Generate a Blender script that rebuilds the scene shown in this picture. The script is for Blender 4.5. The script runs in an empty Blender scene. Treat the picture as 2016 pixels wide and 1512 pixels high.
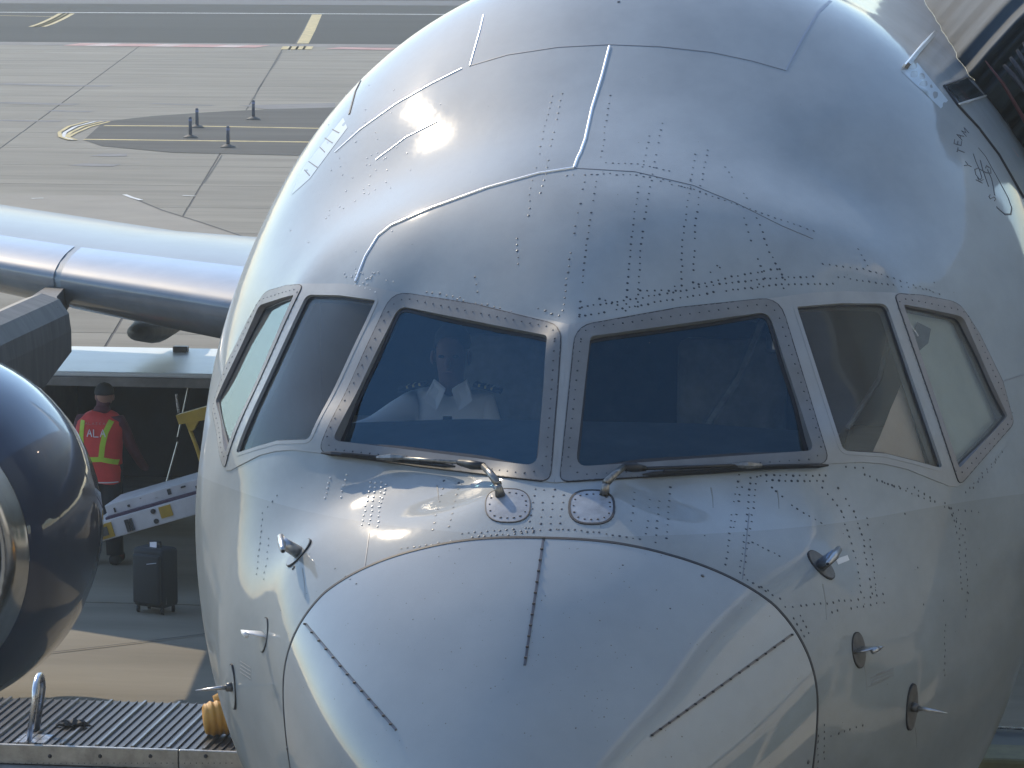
import bpy, bmesh, math, random
import numpy as np
from mathutils import Vector, Matrix
from mathutils.bvhtree import BVHTree
from mathutils.geometry import delaunay_2d_cdt

random.seed(7); rng = np.random.default_rng(7)
SC = bpy.context.scene
COL = SC.collection
PI = math.pi

# ------------------------------------------------------------------ camera
F_PX = 7500.0; CX, CY = 1008.0, 756.0
YAW, PITCH = 0.13575, math.atan(1036 / 7500.0)
CAM_P = Vector((1.89, -13.61, 7.0))
fw = Vector((-math.sin(YAW) * math.cos(PITCH), math.cos(YAW) * math.cos(PITCH), -math.sin(PITCH)))
rt = Vector((math.cos(YAW), math.sin(YAW), 0)); up = rt.cross(fw)
cam = bpy.data.cameras.new('camera'); camo = bpy.data.objects.new('camera', cam); COL.objects.link(camo)
m = Matrix((rt, up, -fw)).transposed().to_4x4(); m.translation = CAM_P
camo.matrix_world = m
cam.sensor_width = 36; cam.lens = F_PX / 2016 * 36; cam.clip_start = 0.5; cam.clip_end = 6000
SC.camera = camo

# ------------------------------------------------------------------ world, sun, exposure
SUN = Vector((-0.49, 0.65, 0.58)).normalized()
w = bpy.data.worlds.new("World"); SC.world = w; w.use_nodes = True
nt = w.node_tree; bg = nt.nodes['Background']
sky = nt.nodes.new('ShaderNodeTexSky'); sky.sky_type = 'NISHITA'; sky.sun_disc = False
sky.sun_elevation = math.asin(SUN.z)
sky.sun_rotation = math.atan2(SUN.x, SUN.y)
sky.air_density = 1.0; sky.dust_density = 0.1; sky.ozone_density = 1.6
nt.links.new(sky.outputs[0], bg.inputs[0]); bg.inputs[1].default_value = 0.15
sl = bpy.data.lights.new('sun', 'SUN'); sl.energy = 2.0; sl.angle = math.radians(0.55); sl.color = (1.0, 0.84, 0.62)
so = bpy.data.objects.new('sun', sl); COL.objects.link(so)
so.rotation_euler = SUN.to_track_quat('Z', 'Y').to_euler()
SC.view_settings.view_transform = 'Standard'; SC.view_settings.look = 'None'
SC.view_settings.exposure = 0.95; SC.view_settings.gamma = 1.0
SC.view_settings.use_curve_mapping = False

# ------------------------------------------------------------------ helpers
def ray(px, py):
    return (fw + rt * ((px - CX) / F_PX) + up * ((CY - py) / F_PX)).normalized()
def atz(px, py, z=0.0):
    d = ray(px, py); return CAM_P + d * ((z - CAM_P.z) / d.z)
def aty(px, py, y):
    d = ray(px, py); return CAM_P + d * ((y - CAM_P.y) / d.y)
def topx(P):
    d = Vector(P) - CAM_P; k = d.dot(fw)
    return (CX + F_PX * d.dot(rt) / k, CY - F_PX * d.dot(up) / k)

def mat(name, col, rough=0.5, metal=0.0, coat=0.0, coat_rough=0.05, spec=0.5, var=0.0, vscale=3.0,
        bump=0.0, bscale=20.0, bdist=0.01, rvar=0.0, col2=None, stretch=(1, 1, 1), ior=1.5, perobj=0.0, detail=5, coat_ior=1.5, world=False):
    M = bpy.data.materials.new(name); M.use_nodes = True
    n = M.node_tree.nodes; L = M.node_tree.links; b = n['Principled BSDF']
    b.inputs['Base Color'].default_value = (*col, 1); b.inputs['Roughness'].default_value = rough
    b.inputs['Metallic'].default_value = metal; b.inputs['Coat Weight'].default_value = coat
    b.inputs['Coat Roughness'].default_value = coat_rough; b.inputs['Specular IOR Level'].default_value = spec
    b.inputs['IOR'].default_value = ior
    if coat: b.inputs['Coat IOR'].default_value = coat_ior
    tc = n.new('ShaderNodeTexCoord'); mp = n.new('ShaderNodeMapping'); mp.inputs['Scale'].default_value = stretch
    ge = n.new('ShaderNodeNewGeometry'); L.new(ge.outputs['Position'] if world else tc.outputs['Object'], mp.inputs[0])
    if var or rvar or col2:
        t = n.new('ShaderNodeTexNoise'); t.inputs['Scale'].default_value = vscale; t.inputs['Detail'].default_value = detail
        t.inputs['Roughness'].default_value = 0.62
        L.new(mp.outputs[0], t.inputs[0])
        r = n.new('ShaderNodeValToRGB'); r.color_ramp.elements[0].position = 0.32; r.color_ramp.elements[1].position = 0.7
        c2 = col2 or tuple(c * (1 - var) for c in col)
        r.color_ramp.elements[0].color = (*c2, 1)
        r.color_ramp.elements[1].color = (*(col if col2 else tuple(min(1, c * (1 + var * 0.6)) for c in col)), 1)
        L.new(t.outputs[0], r.inputs[0])
        out = r.outputs[0]
        if perobj:
            oi = n.new('ShaderNodeObjectInfo'); mr = n.new('ShaderNodeMapRange')
            mr.inputs['To Min'].default_value = 1 - perobj; mr.inputs['To Max'].default_value = 1 + perobj
            L.new(oi.outputs['Random'], mr.inputs['Value'])
            hs = n.new('ShaderNodeHueSaturation'); L.new(out, hs.inputs['Color']); L.new(mr.outputs[0], hs.inputs['Value']); out = hs.outputs[0]
        L.new(out, b.inputs['Base Color'])
        if rvar:
            mr = n.new('ShaderNodeMapRange'); mr.inputs['To Min'].default_value = rough - rvar; mr.inputs['To Max'].default_value = rough + rvar
            L.new(t.outputs[0], mr.inputs['Value']); L.new(mr.outputs[0], b.inputs['Roughness'])
    if bump:
        t2 = n.new('ShaderNodeTexNoise'); t2.inputs['Scale'].default_value = bscale; t2.inputs['Detail'].default_value = 4
        L.new(mp.outputs[0], t2.inputs[0])
        bp = n.new('ShaderNodeBump'); bp.inputs['Strength'].default_value = bump; bp.inputs['Distance'].default_value = bdist
        L.new(t2.outputs[0], bp.inputs['Height']); L.new(bp.outputs[0], b.inputs['Normal'])
        L.new(bp.outputs[0], b.inputs['Coat Normal'])
    return M

def glassmat(name, tint, refl_col=(1, 1, 1), ior=1.7, rough=0.02, body=(0.01, 0.02, 0.04), bodyfac=0.35):
    M = bpy.data.materials.new(name); M.use_nodes = True
    n = M.node_tree.nodes; L = M.node_tree.links; n.clear()
    o = n.new('ShaderNodeOutputMaterial'); tr = n.new('ShaderNodeBsdfTransparent'); tr.inputs[0].default_value = (*tint, 1)
    df = n.new('ShaderNodeBsdfDiffuse'); df.inputs[0].default_value = (*body, 1)
    gl = n.new('ShaderNodeBsdfGlossy'); gl.inputs[0].default_value = (*refl_col, 1); gl.inputs['Roughness'].default_value = rough
    fr = n.new('ShaderNodeFresnel'); fr.inputs[0].default_value = ior
    m1 = n.new('ShaderNodeMixShader'); m1.inputs[0].default_value = bodyfac
    L.new(tr.outputs[0], m1.inputs[1]); L.new(df.outputs[0], m1.inputs[2])
    m2 = n.new('ShaderNodeMixShader'); L.new(fr.outputs[0], m2.inputs[0]); L.new(m1.outputs[0], m2.inputs[1]); L.new(gl.outputs[0], m2.inputs[2])
    L.new(m2.outputs[0], o.inputs[0]); return M

def mesh_obj(name, verts, faces, ma=None, parent=None, smooth=False, kind=None):
    me = bpy.data.meshes.new(name); me.from_pydata([tuple(v) for v in verts], [], [tuple(f) for f in faces]); me.update()
    if smooth: me.polygons.foreach_set('use_smooth', [True] * len(me.polygons))
    if ma: me.materials.append(ma)
    o = bpy.data.objects.new(name, me); COL.objects.link(o)
    if parent is not None:
        o.parent = parent; o.matrix_parent_inverse = parent.matrix_basis.inverted()
        # all meshes are authored in world space
    if kind: o['kind'] = kind
    return o
def thing(name, label, cat, loc=(0, 0, 0), group=None):
    o = bpy.data.objects.new(name, None); COL.objects.link(o); o.location = loc; o.empty_display_size = 0.2
    o['label'] = label; o['category'] = cat
    if group: o['group'] = group
    bpy.context.view_layer.update(); o.matrix_basis = Matrix.Translation(loc)
    return o
def tag(o, label, cat, group=None):
    o['label'] = label; o['category'] = cat
    if group: o['group'] = group
    return o

class MB:
    def __init__(s): s.v = []; s.f = []
    def add(s, v, f):
        k = len(s.v); s.v += [Vector(a) for a in v]; s.f += [tuple(i + k for i in q) for q in f]; return s
    def box(s, c, size, R=None, bev=0.0):
        c = Vector(c); hx, hy, hz = [a / 2 for a in size]
        if bev <= 0:
            v = [(sx * hx, sy * hy, sz * hz) for sx in (-1, 1) for sy in (-1, 1) for sz in (-1, 1)]
            f = [(0, 1, 3, 2), (4, 6, 7, 5), (0, 4, 5, 1), (2, 3, 7, 6), (0, 2, 6, 4), (1, 5, 7, 3)]
        else:
            bm = bmesh.new(); bmesh.ops.create_cube(bm, size=1.0)
            for q in bm.verts: q.co = Vector((q.co.x * size[0], q.co.y * size[1], q.co.z * size[2]))
            bmesh.ops.bevel(bm, geom=bm.edges[:], offset=bev, segments=2, affect='EDGES', profile=0.5)
            bm.verts.index_update(); v = [q.co.copy() for q in bm.verts]; f = [[q.index for q in ff.verts] for ff in bm.faces]; bm.free()
        v = [(R @ Vector(a) if R else Vector(a)) + c for a in v]
        return s.add(v, f)
    def tube(s, pts, r, n=8, cap=True, flat=None):
        pts = [Vector(p) for p in pts]; N = len(pts); rs = r if hasattr(r, '__len__') else [r] * N
        rings = []; prev = None
        for i, p in enumerate(pts):
            t = (pts[min(i + 1, N - 1)] - pts[max(i - 1, 0)]).normalized()
            if prev is None:
                a = t.cross(Vector((0, 0, 1)));
                if a.length < 1e-3: a = t.cross(Vector((1, 0, 0)))
                a.normalize()
            else: a = (prev - t * prev.dot(t)).normalized()
            prev = a; b = t.cross(a)
            rings.append([p + (a * math.cos(2 * PI * k / n) + b * math.sin(2 * PI * k / n)) * rs[i] for k in range(n)])
        v = [q for R_ in rings for q in R_]
        f = [(i * n + k, i * n + (k + 1) % n, (i + 1) * n + (k + 1) % n, (i + 1) * n + k) for i in range(N - 1) for k in range(n)]
        if cap: f += [tuple(range(n))[::-1], tuple((N - 1) * n + k for k in range(n))]
        return s.add(v, f)
    def loft(s, rings, cap=True, closed=True):
        n = len(rings[0]); v = [q for R_ in rings for q in R_]; f = []
        for i in range(len(rings) - 1):
            for k in range(n if closed else n - 1):
                f.append((i * n + k, i * n + (k + 1) % n, (i + 1) * n + (k + 1) % n, (i + 1) * n + k))
        if cap: f += [tuple(range(n))[::-1], tuple((len(rings) - 1) * n + k for k in range(n))]
        return s.add(v, f)
    def prism(s, poly, a, b):
        """poly of 3D points extruded by the vectors a -> b"""
        n = len(poly); a = Vector(a); b = Vector(b)
        v = [Vector(p) + a for p in poly] + [Vector(p) + b for p in poly]
        f = [tuple(range(n))[::-1], tuple(range(n, 2 * n))] + [(i, (i + 1) % n, n + (i + 1) % n, n + i) for i in range(n)]
        return s.add(v, f)
    def build(s, name, ma, parent=None, smooth=False, kind=None):
        o = mesh_obj(name, s.v, s.f, ma, parent, smooth, kind)
        bm = bmesh.new(); bm.from_mesh(o.data); bmesh.ops.recalc_face_normals(bm, faces=bm.faces[:]); bm.to_mesh(o.data); bm.free()
        return o

def pip(x, y, poly):
    c = False; j = len(poly) - 1
    for i in range(len(poly)):
        xi, yi = poly[i]; xj, yj = poly[j]
        if (yi > y) != (yj > y) and x < (xj - xi) * (y - yi) / (yj - yi) + xi: c = not c
        j = i
    return c
def rounded(poly, r, seg=5):
    out = []; n = len(poly)
    for i in range(n):
        p = Vector(poly[i]); a = Vector(poly[i - 1]) - p; b = Vector(poly[(i + 1) % n]) - p
        rr = r[i] if hasattr(r, '__len__') else r
        k = min(rr, a.length * 0.45, b.length * 0.45)
        if k < 0.5: out.append(tuple(p)); continue
        A = p + a.normalized() * k; B = p + b.normalized() * k
        for j in range(seg + 1):
            t = j / seg; out.append(tuple(A * (1 - t) ** 2 + p * 2 * t * (1 - t) + B * t * t))
    return out
def dens(poly, d, closed=True):
    out = []; n = len(poly)
    for i in range(n if closed else n - 1):
        a = Vector(poly[i]); b = Vector(poly[(i + 1) % n]); k = max(1, int((b - a).length / d))
        out += [tuple(a + (b - a) * (j / k)) for j in range(k)]
    if not closed: out.append(tuple(poly[-1]))
    return out
def offs(poly, d):
    """offset a closed polygon outward by d (pixels)"""
    n = len(poly); A = sum(poly[i][0] * poly[(i + 1) % n][1] - poly[(i + 1) % n][0] * poly[i][1] for i in range(n))
    s = 1 if A > 0 else -1; out = []
    for i in range(n):
        p0 = Vector(poly[i - 1]); p = Vector(poly[i]); p1 = Vector(poly[(i + 1) % n])
        e1 = (p - p0).normalized(); e2 = (p1 - p).normalized()
        nn = Vector((e1.y + e2.y, -(e1.x + e2.x)));
        if nn.length < 1e-6: nn = Vector((e1.y, -e1.x))
        nn.normalize(); c = max(0.4, nn.dot(Vector((e1.y, -e1.x))))
        q = p + nn * (s * d / c); out.append((q.x, q.y))
    return out

# ------------------------------------------------------------------ materials
SKIN = mat('aircraft_white_paint', (0.258, 0.295, 0.315), 0.58, 0, coat=0.46, coat_rough=0.075, spec=.12, var=0.20, vscale=1.6, rvar=0.06, bump=0.09, bscale=2.6, bdist=0.05, stretch=(1, .6, 1), coat_ior=1.62, detail=9)
RADM = mat('radome_paint', (0.245, 0.28, 0.30), 0.6, 0, coat=0.85, coat_rough=0.06, spec=.12, var=0.08, vscale=3.0, rvar=0.05, coat_ior=1.8, detail=9)
SURR = mat('surround_paint', (0.25, 0.27, 0.28), 0.5, 0.0, coat=0.2, var=0.10, vscale=6)
FRAME = mat('window_frame_grey', (0.14, 0.153, 0.165), 0.5, 0.0, var=0.14, vscale=9)
SEAL = mat('window_seal_rubber', (0.012, 0.016, 0.025), 0.45)
DARK = mat('dark_seam', (0.02, 0.023, 0.03), 0.6)
RIV = mat('rivet_head', (0.05, 0.06, 0.075), 0.35, 0.6)
RIVB = mat('sunlit_rivet', (0.75, 0.75, 0.74), 0.35)  # rivet colour whitened to stand in for sunlight on the heads
WIPE = mat('wiper_black', (0.02, 0.022, 0.026), 0.45, 0.2, var=0.3, vscale=30)
WIPM = mat('wiper_worn_metal', (0.25, 0.24, 0.22), 0.35, 0.8, var=0.4, vscale=40)
METAL = mat('bare_aluminium', (0.62, 0.63, 0.65), 0.28, 1.0, var=0.15, vscale=12, rvar=0.08)
PROBE = mat('probe_metal', (0.42, 0.43, 0.44), 0.3, 0.9, var=0.2, vscale=30)
PROBED = mat('probe_plate', (0.10, 0.105, 0.11), 0.4, 0.5, var=0.25, vscale=30)
GLASS = glassmat('windshield_glass', (0.92, 0.97, 1.0), (0.36, 0.70, 0.92), 1.7, 0.015, (0.01, 0.02, 0.035), 0.08)
GLASS3 = glassmat('middle_side_glass', (0.85, 0.86, 0.86), (.55, .68, .75), 1.38, 0.05, (0.36, 0.36, 0.34), 0.15)
GLASS2 = glassmat('side_glass', (0.85, 0.86, 0.86), (.36, .50, .66), 1.42, 0.04, (0.36, 0.36, 0.33), 0.24)
WINGM = mat('wing_grey_paint', (0.24, 0.29, 0.32), 0.6, 0.0, coat=0.25, coat_rough=0.12, var=0.15, vscale=1.2, rvar=0.08)
SLATM = mat('slat_metal', (0.20, 0.22, 0.24), 0.5, 0.0, coat=.9, coat_rough=.1, coat_ior=1.6, var=0.22, vscale=2.0, rvar=0.08)
NAVY = mat('navy_paint', (0.007, 0.016, 0.045), 0.35, 0, coat=1.0, coat_rough=0.012, spec=.2, bump=.04, bscale=2.5, bdist=.04)
LIPM = mat('inlet_lip_metal', (0.45, 0.46, 0.47), 0.14, 1.0, var=0.15, vscale=5, rvar=0.05)
PYLM = mat('pylon_dirty_metal', (0.085, 0.08, 0.07), 0.6, 0.1, var=0.45, vscale=3.0, stretch=(1, 3, .6))
CONC = mat('apron_concrete', (0.25, 0.226, 0.178), 0.9, spec=.2, var=0.26, vscale=0.8, bump=0.3, bscale=45, bdist=0.01, perobj=0.05, stretch=(.22, 1.3, 1), detail=10, world=True)
JOINT = mat('joint_filler', (0.05, 0.048, 0.045), 0.9)
ASPH = mat('taxiway_asphalt', (0.036, 0.037, 0.033), 0.9, spec=.12, var=0.3, vscale=0.12, stretch=(.3, 1.5, 1), bump=0.2, bscale=40, world=True)
ASPH2 = mat('old_asphalt', (0.085, 0.08, 0.068), 0.9, spec=.15, var=0.35, vscale=0.5, stretch=(.3, 1.5, 1), world=True)
GRASSY = mat('far_grass', (0.07, 0.085, 0.05), 0.95, var=0.3, vscale=0.1)
YELL = mat('marking_yellow', (0.50, 0.38, 0.13), 0.7, var=0.35, vscale=2.5)
WHT = mat('marking_white', (0.62, 0.62, 0.58), 0.7, var=0.25, vscale=1.5)
PINKW = mat('marking_faded', (.5,.38,.34), .8, var=.3, vscale=1)
REDM = mat('marking_red', (0.42, 0.19, 0.16), 0.7, var=0.3, vscale=1.5)
STAIN = mat('rubber_stain', (0.16, 0.152, 0.145), 0.85, var=0.3, vscale=1.0)

# ------------------------------------------------------------------ aircraft nose surface
Q = [0.2254, 0.464, 0.8297, 1.2082, 1.6042, 1.9537, 2.0489, 2.0472, 2.0467, 2.981, 3.3484, 3.6899, 4.1139, 4.5421, 5.4155, 5.9177, 6.4636, 6.4786, 6.4788, 2.8665, 2.7367, 2.5523, 2.3061, 2.0577, 1.8904, 2.0203, 2.1855, 2.2538, 3.1311, 3.2963, 3.5484, 3.7811, 3.8844, 4.149, 4.3942, 4.4374, 4.4332, 1.791, 1.7456, 1.4802, 1.7839, 2.0031, 2.0021, 2.1261, 2.1451, 2.1993, 2.3018, 2.2362, 2.0226]
KN = np.array([0.0, 0.1, 0.35, 0.8, 1.5, 2.4, 3.6, 5.0, 6.5, 8.5]); K = len(KN); KU = np.sqrt(KN)
KN2 = np.sqrt(np.array([0, .8, 1.9, 3.0, 4.8, 8.5]))
def pch(xk, yk, x):
    yk = np.asarray(yk, float); mm = np.gradient(yk, xk); i = np.clip(np.searchsorted(xk, x) - 1, 0, len(xk) - 2)
    h = xk[i + 1] - xk[i]; t = np.clip((x - xk[i]) / h, 0, 1)
    return (2*t**3-3*t**2+1)*yk[i]+(t**3-2*t**2+t)*h*mm[i]+(-2*t**3+3*t**2)*yk[i+1]+(t**3-t**2)*h*mm[i+1]
q = np.array(Q)
cw = np.concatenate([[0], q[:K-1]]); czt = q[K-1:2*K-1]; czb = np.concatenate([[q[K-1]], q[2*K-1:3*K-2]]); czm = np.concatenate([[q[K-1]], q[3*K-2:4*K-3]])
cnt = q[4*K-3:4*K+3]; cnb = q[4*K+3:4*K+9]
NP_ = 720
PHI = (np.arange(NP_) + 0.5) * 2 * PI / NP_
def secs(y):
    u = np.sqrt(np.clip(y, 1e-6, 8.5))
    return (pch(KU, cw, u), pch(KU, czt, u), pch(KU, czb, u), pch(KU, czm, u), pch(KN2, cnt, u), pch(KN2, cnb, u))
def rbase(ys):
    W_, T_, B_, M_, NT, NB = [a[:, None] for a in secs(ys)]
    c, s = np.cos(PHI)[None], np.sin(PHI)[None]
    upm = s > 0; h = np.where(upm, T_ - M_, M_ - B_); n = np.where(upm, NT, NB)
    h = np.maximum(h, 1e-4); W_ = np.maximum(W_, 1e-4)
    r = ((np.abs(c) / W_) ** n + (np.abs(s) / h) ** n) ** (-1 / n)
    # blur round the section to remove the kinks of the super-ellipse
    k = np.exp(-0.5 * (np.arange(-40, 41) / 14.0) ** 2); k /= k.sum()
    F = np.fft.rfft(r, axis=1); kk = np.zeros(NP_); kk[:41] = k[40:]; kk[-40:] = k[:40]
    return np.fft.irfft(F * np.fft.rfft(kk)[None], n=NP_, axis=1)
# measured surface points, last row invented to steer the sun's glint (x>=0, mirrored below)
CTRL = [(0.798,2.468,5.073),(0.092,1.998,5.023),(0.096,1.568,4.556),(1.015,2.058,4.558),(1.085,2.10,4.498),(0.835,2.511,5.143),
 (0.915,2.53,5.099),(1.256,2.853,5.082),(1.134,2.13,4.557),(1.529,2.552,4.423),(1.352,2.944,5.065),(1.60,3.40,4.965),(1.598,2.663,4.42),
 (0.98,1.245,3.941),(0.494,0.545,3.678),(1.08,1.643,4.151),(1.228,1.642,3.805),(1.442,1.984,3.513),(0.211,1.426,4.454),(0.742,4.194,6.023),
 (0,1.971,5.083),(0,1.502,4.498),(0,1.148,4.327),(0,0.584,3.933),(1.775,3.43,4.675),(1.815,3.40,4.52),(1.596,2.645,4.326),
 (0.9976,3.945,5.795), (1.022, 3.575, 5.572), (0.76, 1.60, 4.327), (0.62, 1.36, 4.300)]
# flat windshield plane: bilinear samples between its four corners
c00, c10, c01, c11 = [np.array(a) for a in ((0.04,1.985,5.07),(0.835,2.511,5.143),(0.04,1.52,4.505),(1.085,2.10,4.498))]
c01 = np.array((0.04, 1.525, 4.505))
for a in (0, .25, .5, .75, 1):
    for b in (0, .33, .67, 1):
        CTRL.append(tuple((c00*(1-a)+c10*a)*(1-b)+(c01*(1-a)+c11*a)*b))
e00, e10, e01, e11 = [np.array(a) for a in ((1.352,2.944,5.065),(1.60,3.40,4.965),(1.598,2.663,4.42),(1.80,3.43,4.53))]
for a in (0, .33, .67, 1):
    for b in (0, .33, .67, 1):
        CTRL.append(tuple((e00*(1-a)+e10*a)*(1-b)+(e01*(1-a)+e11*a)*b))
cp = np.array(CTRL); mir = cp[cp[:, 0] > 0.001] * [-1, 1, 1]; cp = np.concatenate([cp, mir])
def zc(ys): return pch(KU, czm, np.sqrt(np.clip(ys, 1e-6, 8.5)))
ctab_y = np.linspace(0.0, 3.0, 600) ** 2 ; RT = rbase(ctab_y); ZC = zc(ctab_y)
def base_r_at(y, phi):
    fy = np.interp(y, ctab_y, np.arange(len(ctab_y))); i = np.clip(fy.astype(int), 0, len(ctab_y) - 2); fi = fy - i
    fp = (phi / (2 * PI) * NP_ - 0.5) % NP_; j = fp.astype(int) % NP_; fj = fp - np.floor(fp); j1 = (j + 1) % NP_
    return (RT[i, j]*(1-fj)+RT[i, j1]*fj)*(1-fi)+(RT[i+1, j]*(1-fj)+RT[i+1, j1]*fj)*fi
cz = zc(cp[:, 1]); cphi = np.arctan2(cp[:, 2] - cz, cp[:, 0]) % (2 * PI)
crt = np.hypot(cp[:, 0], cp[:, 2] - cz); cr0 = base_r_at(cp[:, 1], cphi)
cb = np.stack([np.cos(cphi) * cr0, cp[:, 1], cz + np.sin(cphi) * cr0], 1)
def kern(d, R=1.25):
    t = np.clip(1 - d / R, 0, 1); return t ** 4 * (4 * d / R + 1)
A_ = kern(np.linalg.norm(cb[:, None] - cb[None], axis=2)) + np.eye(len(cb)) * 0.012
wgt = np.linalg.solve(A_, crt - cr0)
print('ctrl disp max', np.abs(crt - cr0).max())
def surf_grid(ys2, fadeaft=True):
    """ys2: (N,) stations or (N,NP_) array; returns (N,NP_,3)"""
    if ys2.ndim == 1: ys2 = np.repeat(ys2[:, None], NP_, 1)
    ph = np.repeat(PHI[None], ys2.shape[0], 0)
    r = base_r_at(ys2.ravel(), ph.ravel()).reshape(ys2.shape); z0 = zc(ys2)
    P = np.stack([np.cos(ph) * r, ys2, z0 + np.sin(ph) * r], -1).reshape(-1, 3)
    d = np.zeros(len(P))
    for k in range(0, len(P), 40000):
        d[k:k+40000] = kern(np.linalg.norm(P[k:k+40000, None] - cb[None], axis=2)) @ wgt
    r2 = r.ravel() + d
    P = np.stack([np.cos(ph.ravel()) * r2, ys2.ravel(), z0.ravel() + np.sin(ph.ravel()) * r2], -1)
    return P.reshape(*ys2.shape, 3)
# radome seam station as a function of angle (nearly a plane)
def seam_y(ph):
    # seam leans slightly: 1.15 at the top, 1.24 at the shoulder, 1.3 below
    s = np.sin(ph); return np.interp(s, [-1, 0, 0.35, 0.75, 1], [1.30, 1.29, 1.27, 1.19, 1.15])
sy = seam_y(PHI)[None]
ur = np.linspace(0.012, 1, 110)[:, None]
G_rad = surf_grid(sy * ur ** 1.7)
uf = np.linspace(0, 1, 330)[:, None]
YA = 6.2
G_fus = np.concatenate([surf_grid(sy + (YA - sy) * uf), surf_grid(np.linspace(YA, 16, 50)[1:])])
def grid_faces(n, wrap=True, off=0):
    i = np.arange(n - 1)[:, None]; j = np.arange(NP_)[None]; j1 = (j + 1) % NP_
    return (np.stack(np.broadcast_arrays(i * NP_ + j, (i + 1) * NP_ + j, (i + 1) * NP_ + j1, i * NP_ + j1), -1) + off).reshape(-1, 4)
ALLV = np.concatenate([G_rad.reshape(-1, 3), G_fus[1:].reshape(-1, 3)])
ALLF = grid_faces(110 + 329 + 49)
BVH = BVHTree.FromPolygons([Vector(v) for v in ALLV], ALLF.tolist())
def S(px, py, off=0.0, mir=False):
    """point on the aircraft skin seen along this sight line (or its mirror twin)"""
    h = BVH.ray_cast(CAM_P, ray(px, py))
    if h[0] is None: return None
    n = h[1]
    if n.dot(ray(px, py)) > 0: n = -n
    P = h[0] + n * off
    if mir: return Vector((-P.x, P.y, P.z))
    return P
def SN(px, py, mir=False):
    h = BVH.ray_cast(CAM_P, ray(px, py))
    if h[0] is None: return None, None
    n = h[1]
    if n.dot(ray(px, py)) > 0: n = -n
    P = h[0].copy()
    if mir: P.x *= -1; n = Vector((-n.x, n.y, n.z))
    return P, n.normalized()

AC = thing('passenger_jet', 'white passenger jet seen from the front with grey framed cockpit windows', 'airplane', (0, 5.5, 0))

# window outlines on the port side, as seen (pixels of the photograph)
g1 = rounded([(1161, 664), (1512, 615), (1602, 888), (1133, 921)], [8, 22, 16, 26])
g2 = rounded([(1568, 605), (1655, 598), (1744, 599), (1855, 923), (1800, 908), (1742, 893.5), (1659, 888)], [4, 0, 14, 12, 0, 0, 12])
g3 = rounded([(1777, 601), (1817, 608), (1893, 624), (1946, 744), (1981, 820), (1886, 922)], [4, 0, 12, 0, 6, 6])
f1 = rounded([(1133, 644), (1335, 607), (1533, 586), (1632, 912), (1400, 932), (1102, 950)], [34, 0, 40, 24, 0, 18])
f3 = rounded([(1759, 579), (1815, 583), (1886, 597), (1925, 656), (1972, 752), (1994, 834), (1887, 956), (1844, 825)], [14, 0, 20, 0, 0, 12, 14, 0])
belt = [(1092, 951), (1120, 640), (1312, 609), (1498, 590), (1537, 585), (1595, 577), (1660, 574), (1761, 577), (1800, 580), (1840, 586), (1881, 596), (1899, 610), (1925, 655), (1972, 751), (1989, 811), (1991, 834), (1981, 852), (1895, 950), (1883, 958), (1867, 957), (1829, 942), (1785, 924), (1742, 914), (1698, 910), (1637, 913), (1500, 924), (1300, 938)]

def clean(poly):
    out = []
    for p in poly:
        if not out or (Vector(p) - Vector(out[-1])).length > 0.6: out.append(p)
    if (Vector(out[0]) - Vector(out[-1])).length < 0.6: out.pop()
    return out
def patch2d(outer, holes, sp):
    loops = [dens(clean(outer), sp)] + [dens(clean(h), sp) for h in holes]
    vs = []; es = []
    for L_ in loops:
        k = len(vs); vs += [Vector(p) for p in L_]; es += [(k + i, k + (i + 1) % len(L_)) for i in range(len(L_))]
    xs = [p[0] for p in outer]; ys = [p[1] for p in outer]
    y = min(ys) + sp * .7
    while y < max(ys):
        x = min(xs) + sp * .7
        while x < max(xs):
            if pip(x, y, outer) and not any(pip(x, y, h) for h in holes): vs.append(Vector((x, y)))
            x += sp
        y += sp
    r = delaunay_2d_cdt(vs, es, [], 0, 1e-4)
    V, F = r[0], r[2]; ff = []
    for f in F:
        cx_ = sum(V[i].x for i in f) / len(f); cy_ = sum(V[i].y for i in f) / len(f)
        if pip(cx_, cy_, outer) and not any(pip(cx_, cy_, h) for h in holes): ff.append(tuple(f))
    return V, ff
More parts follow.
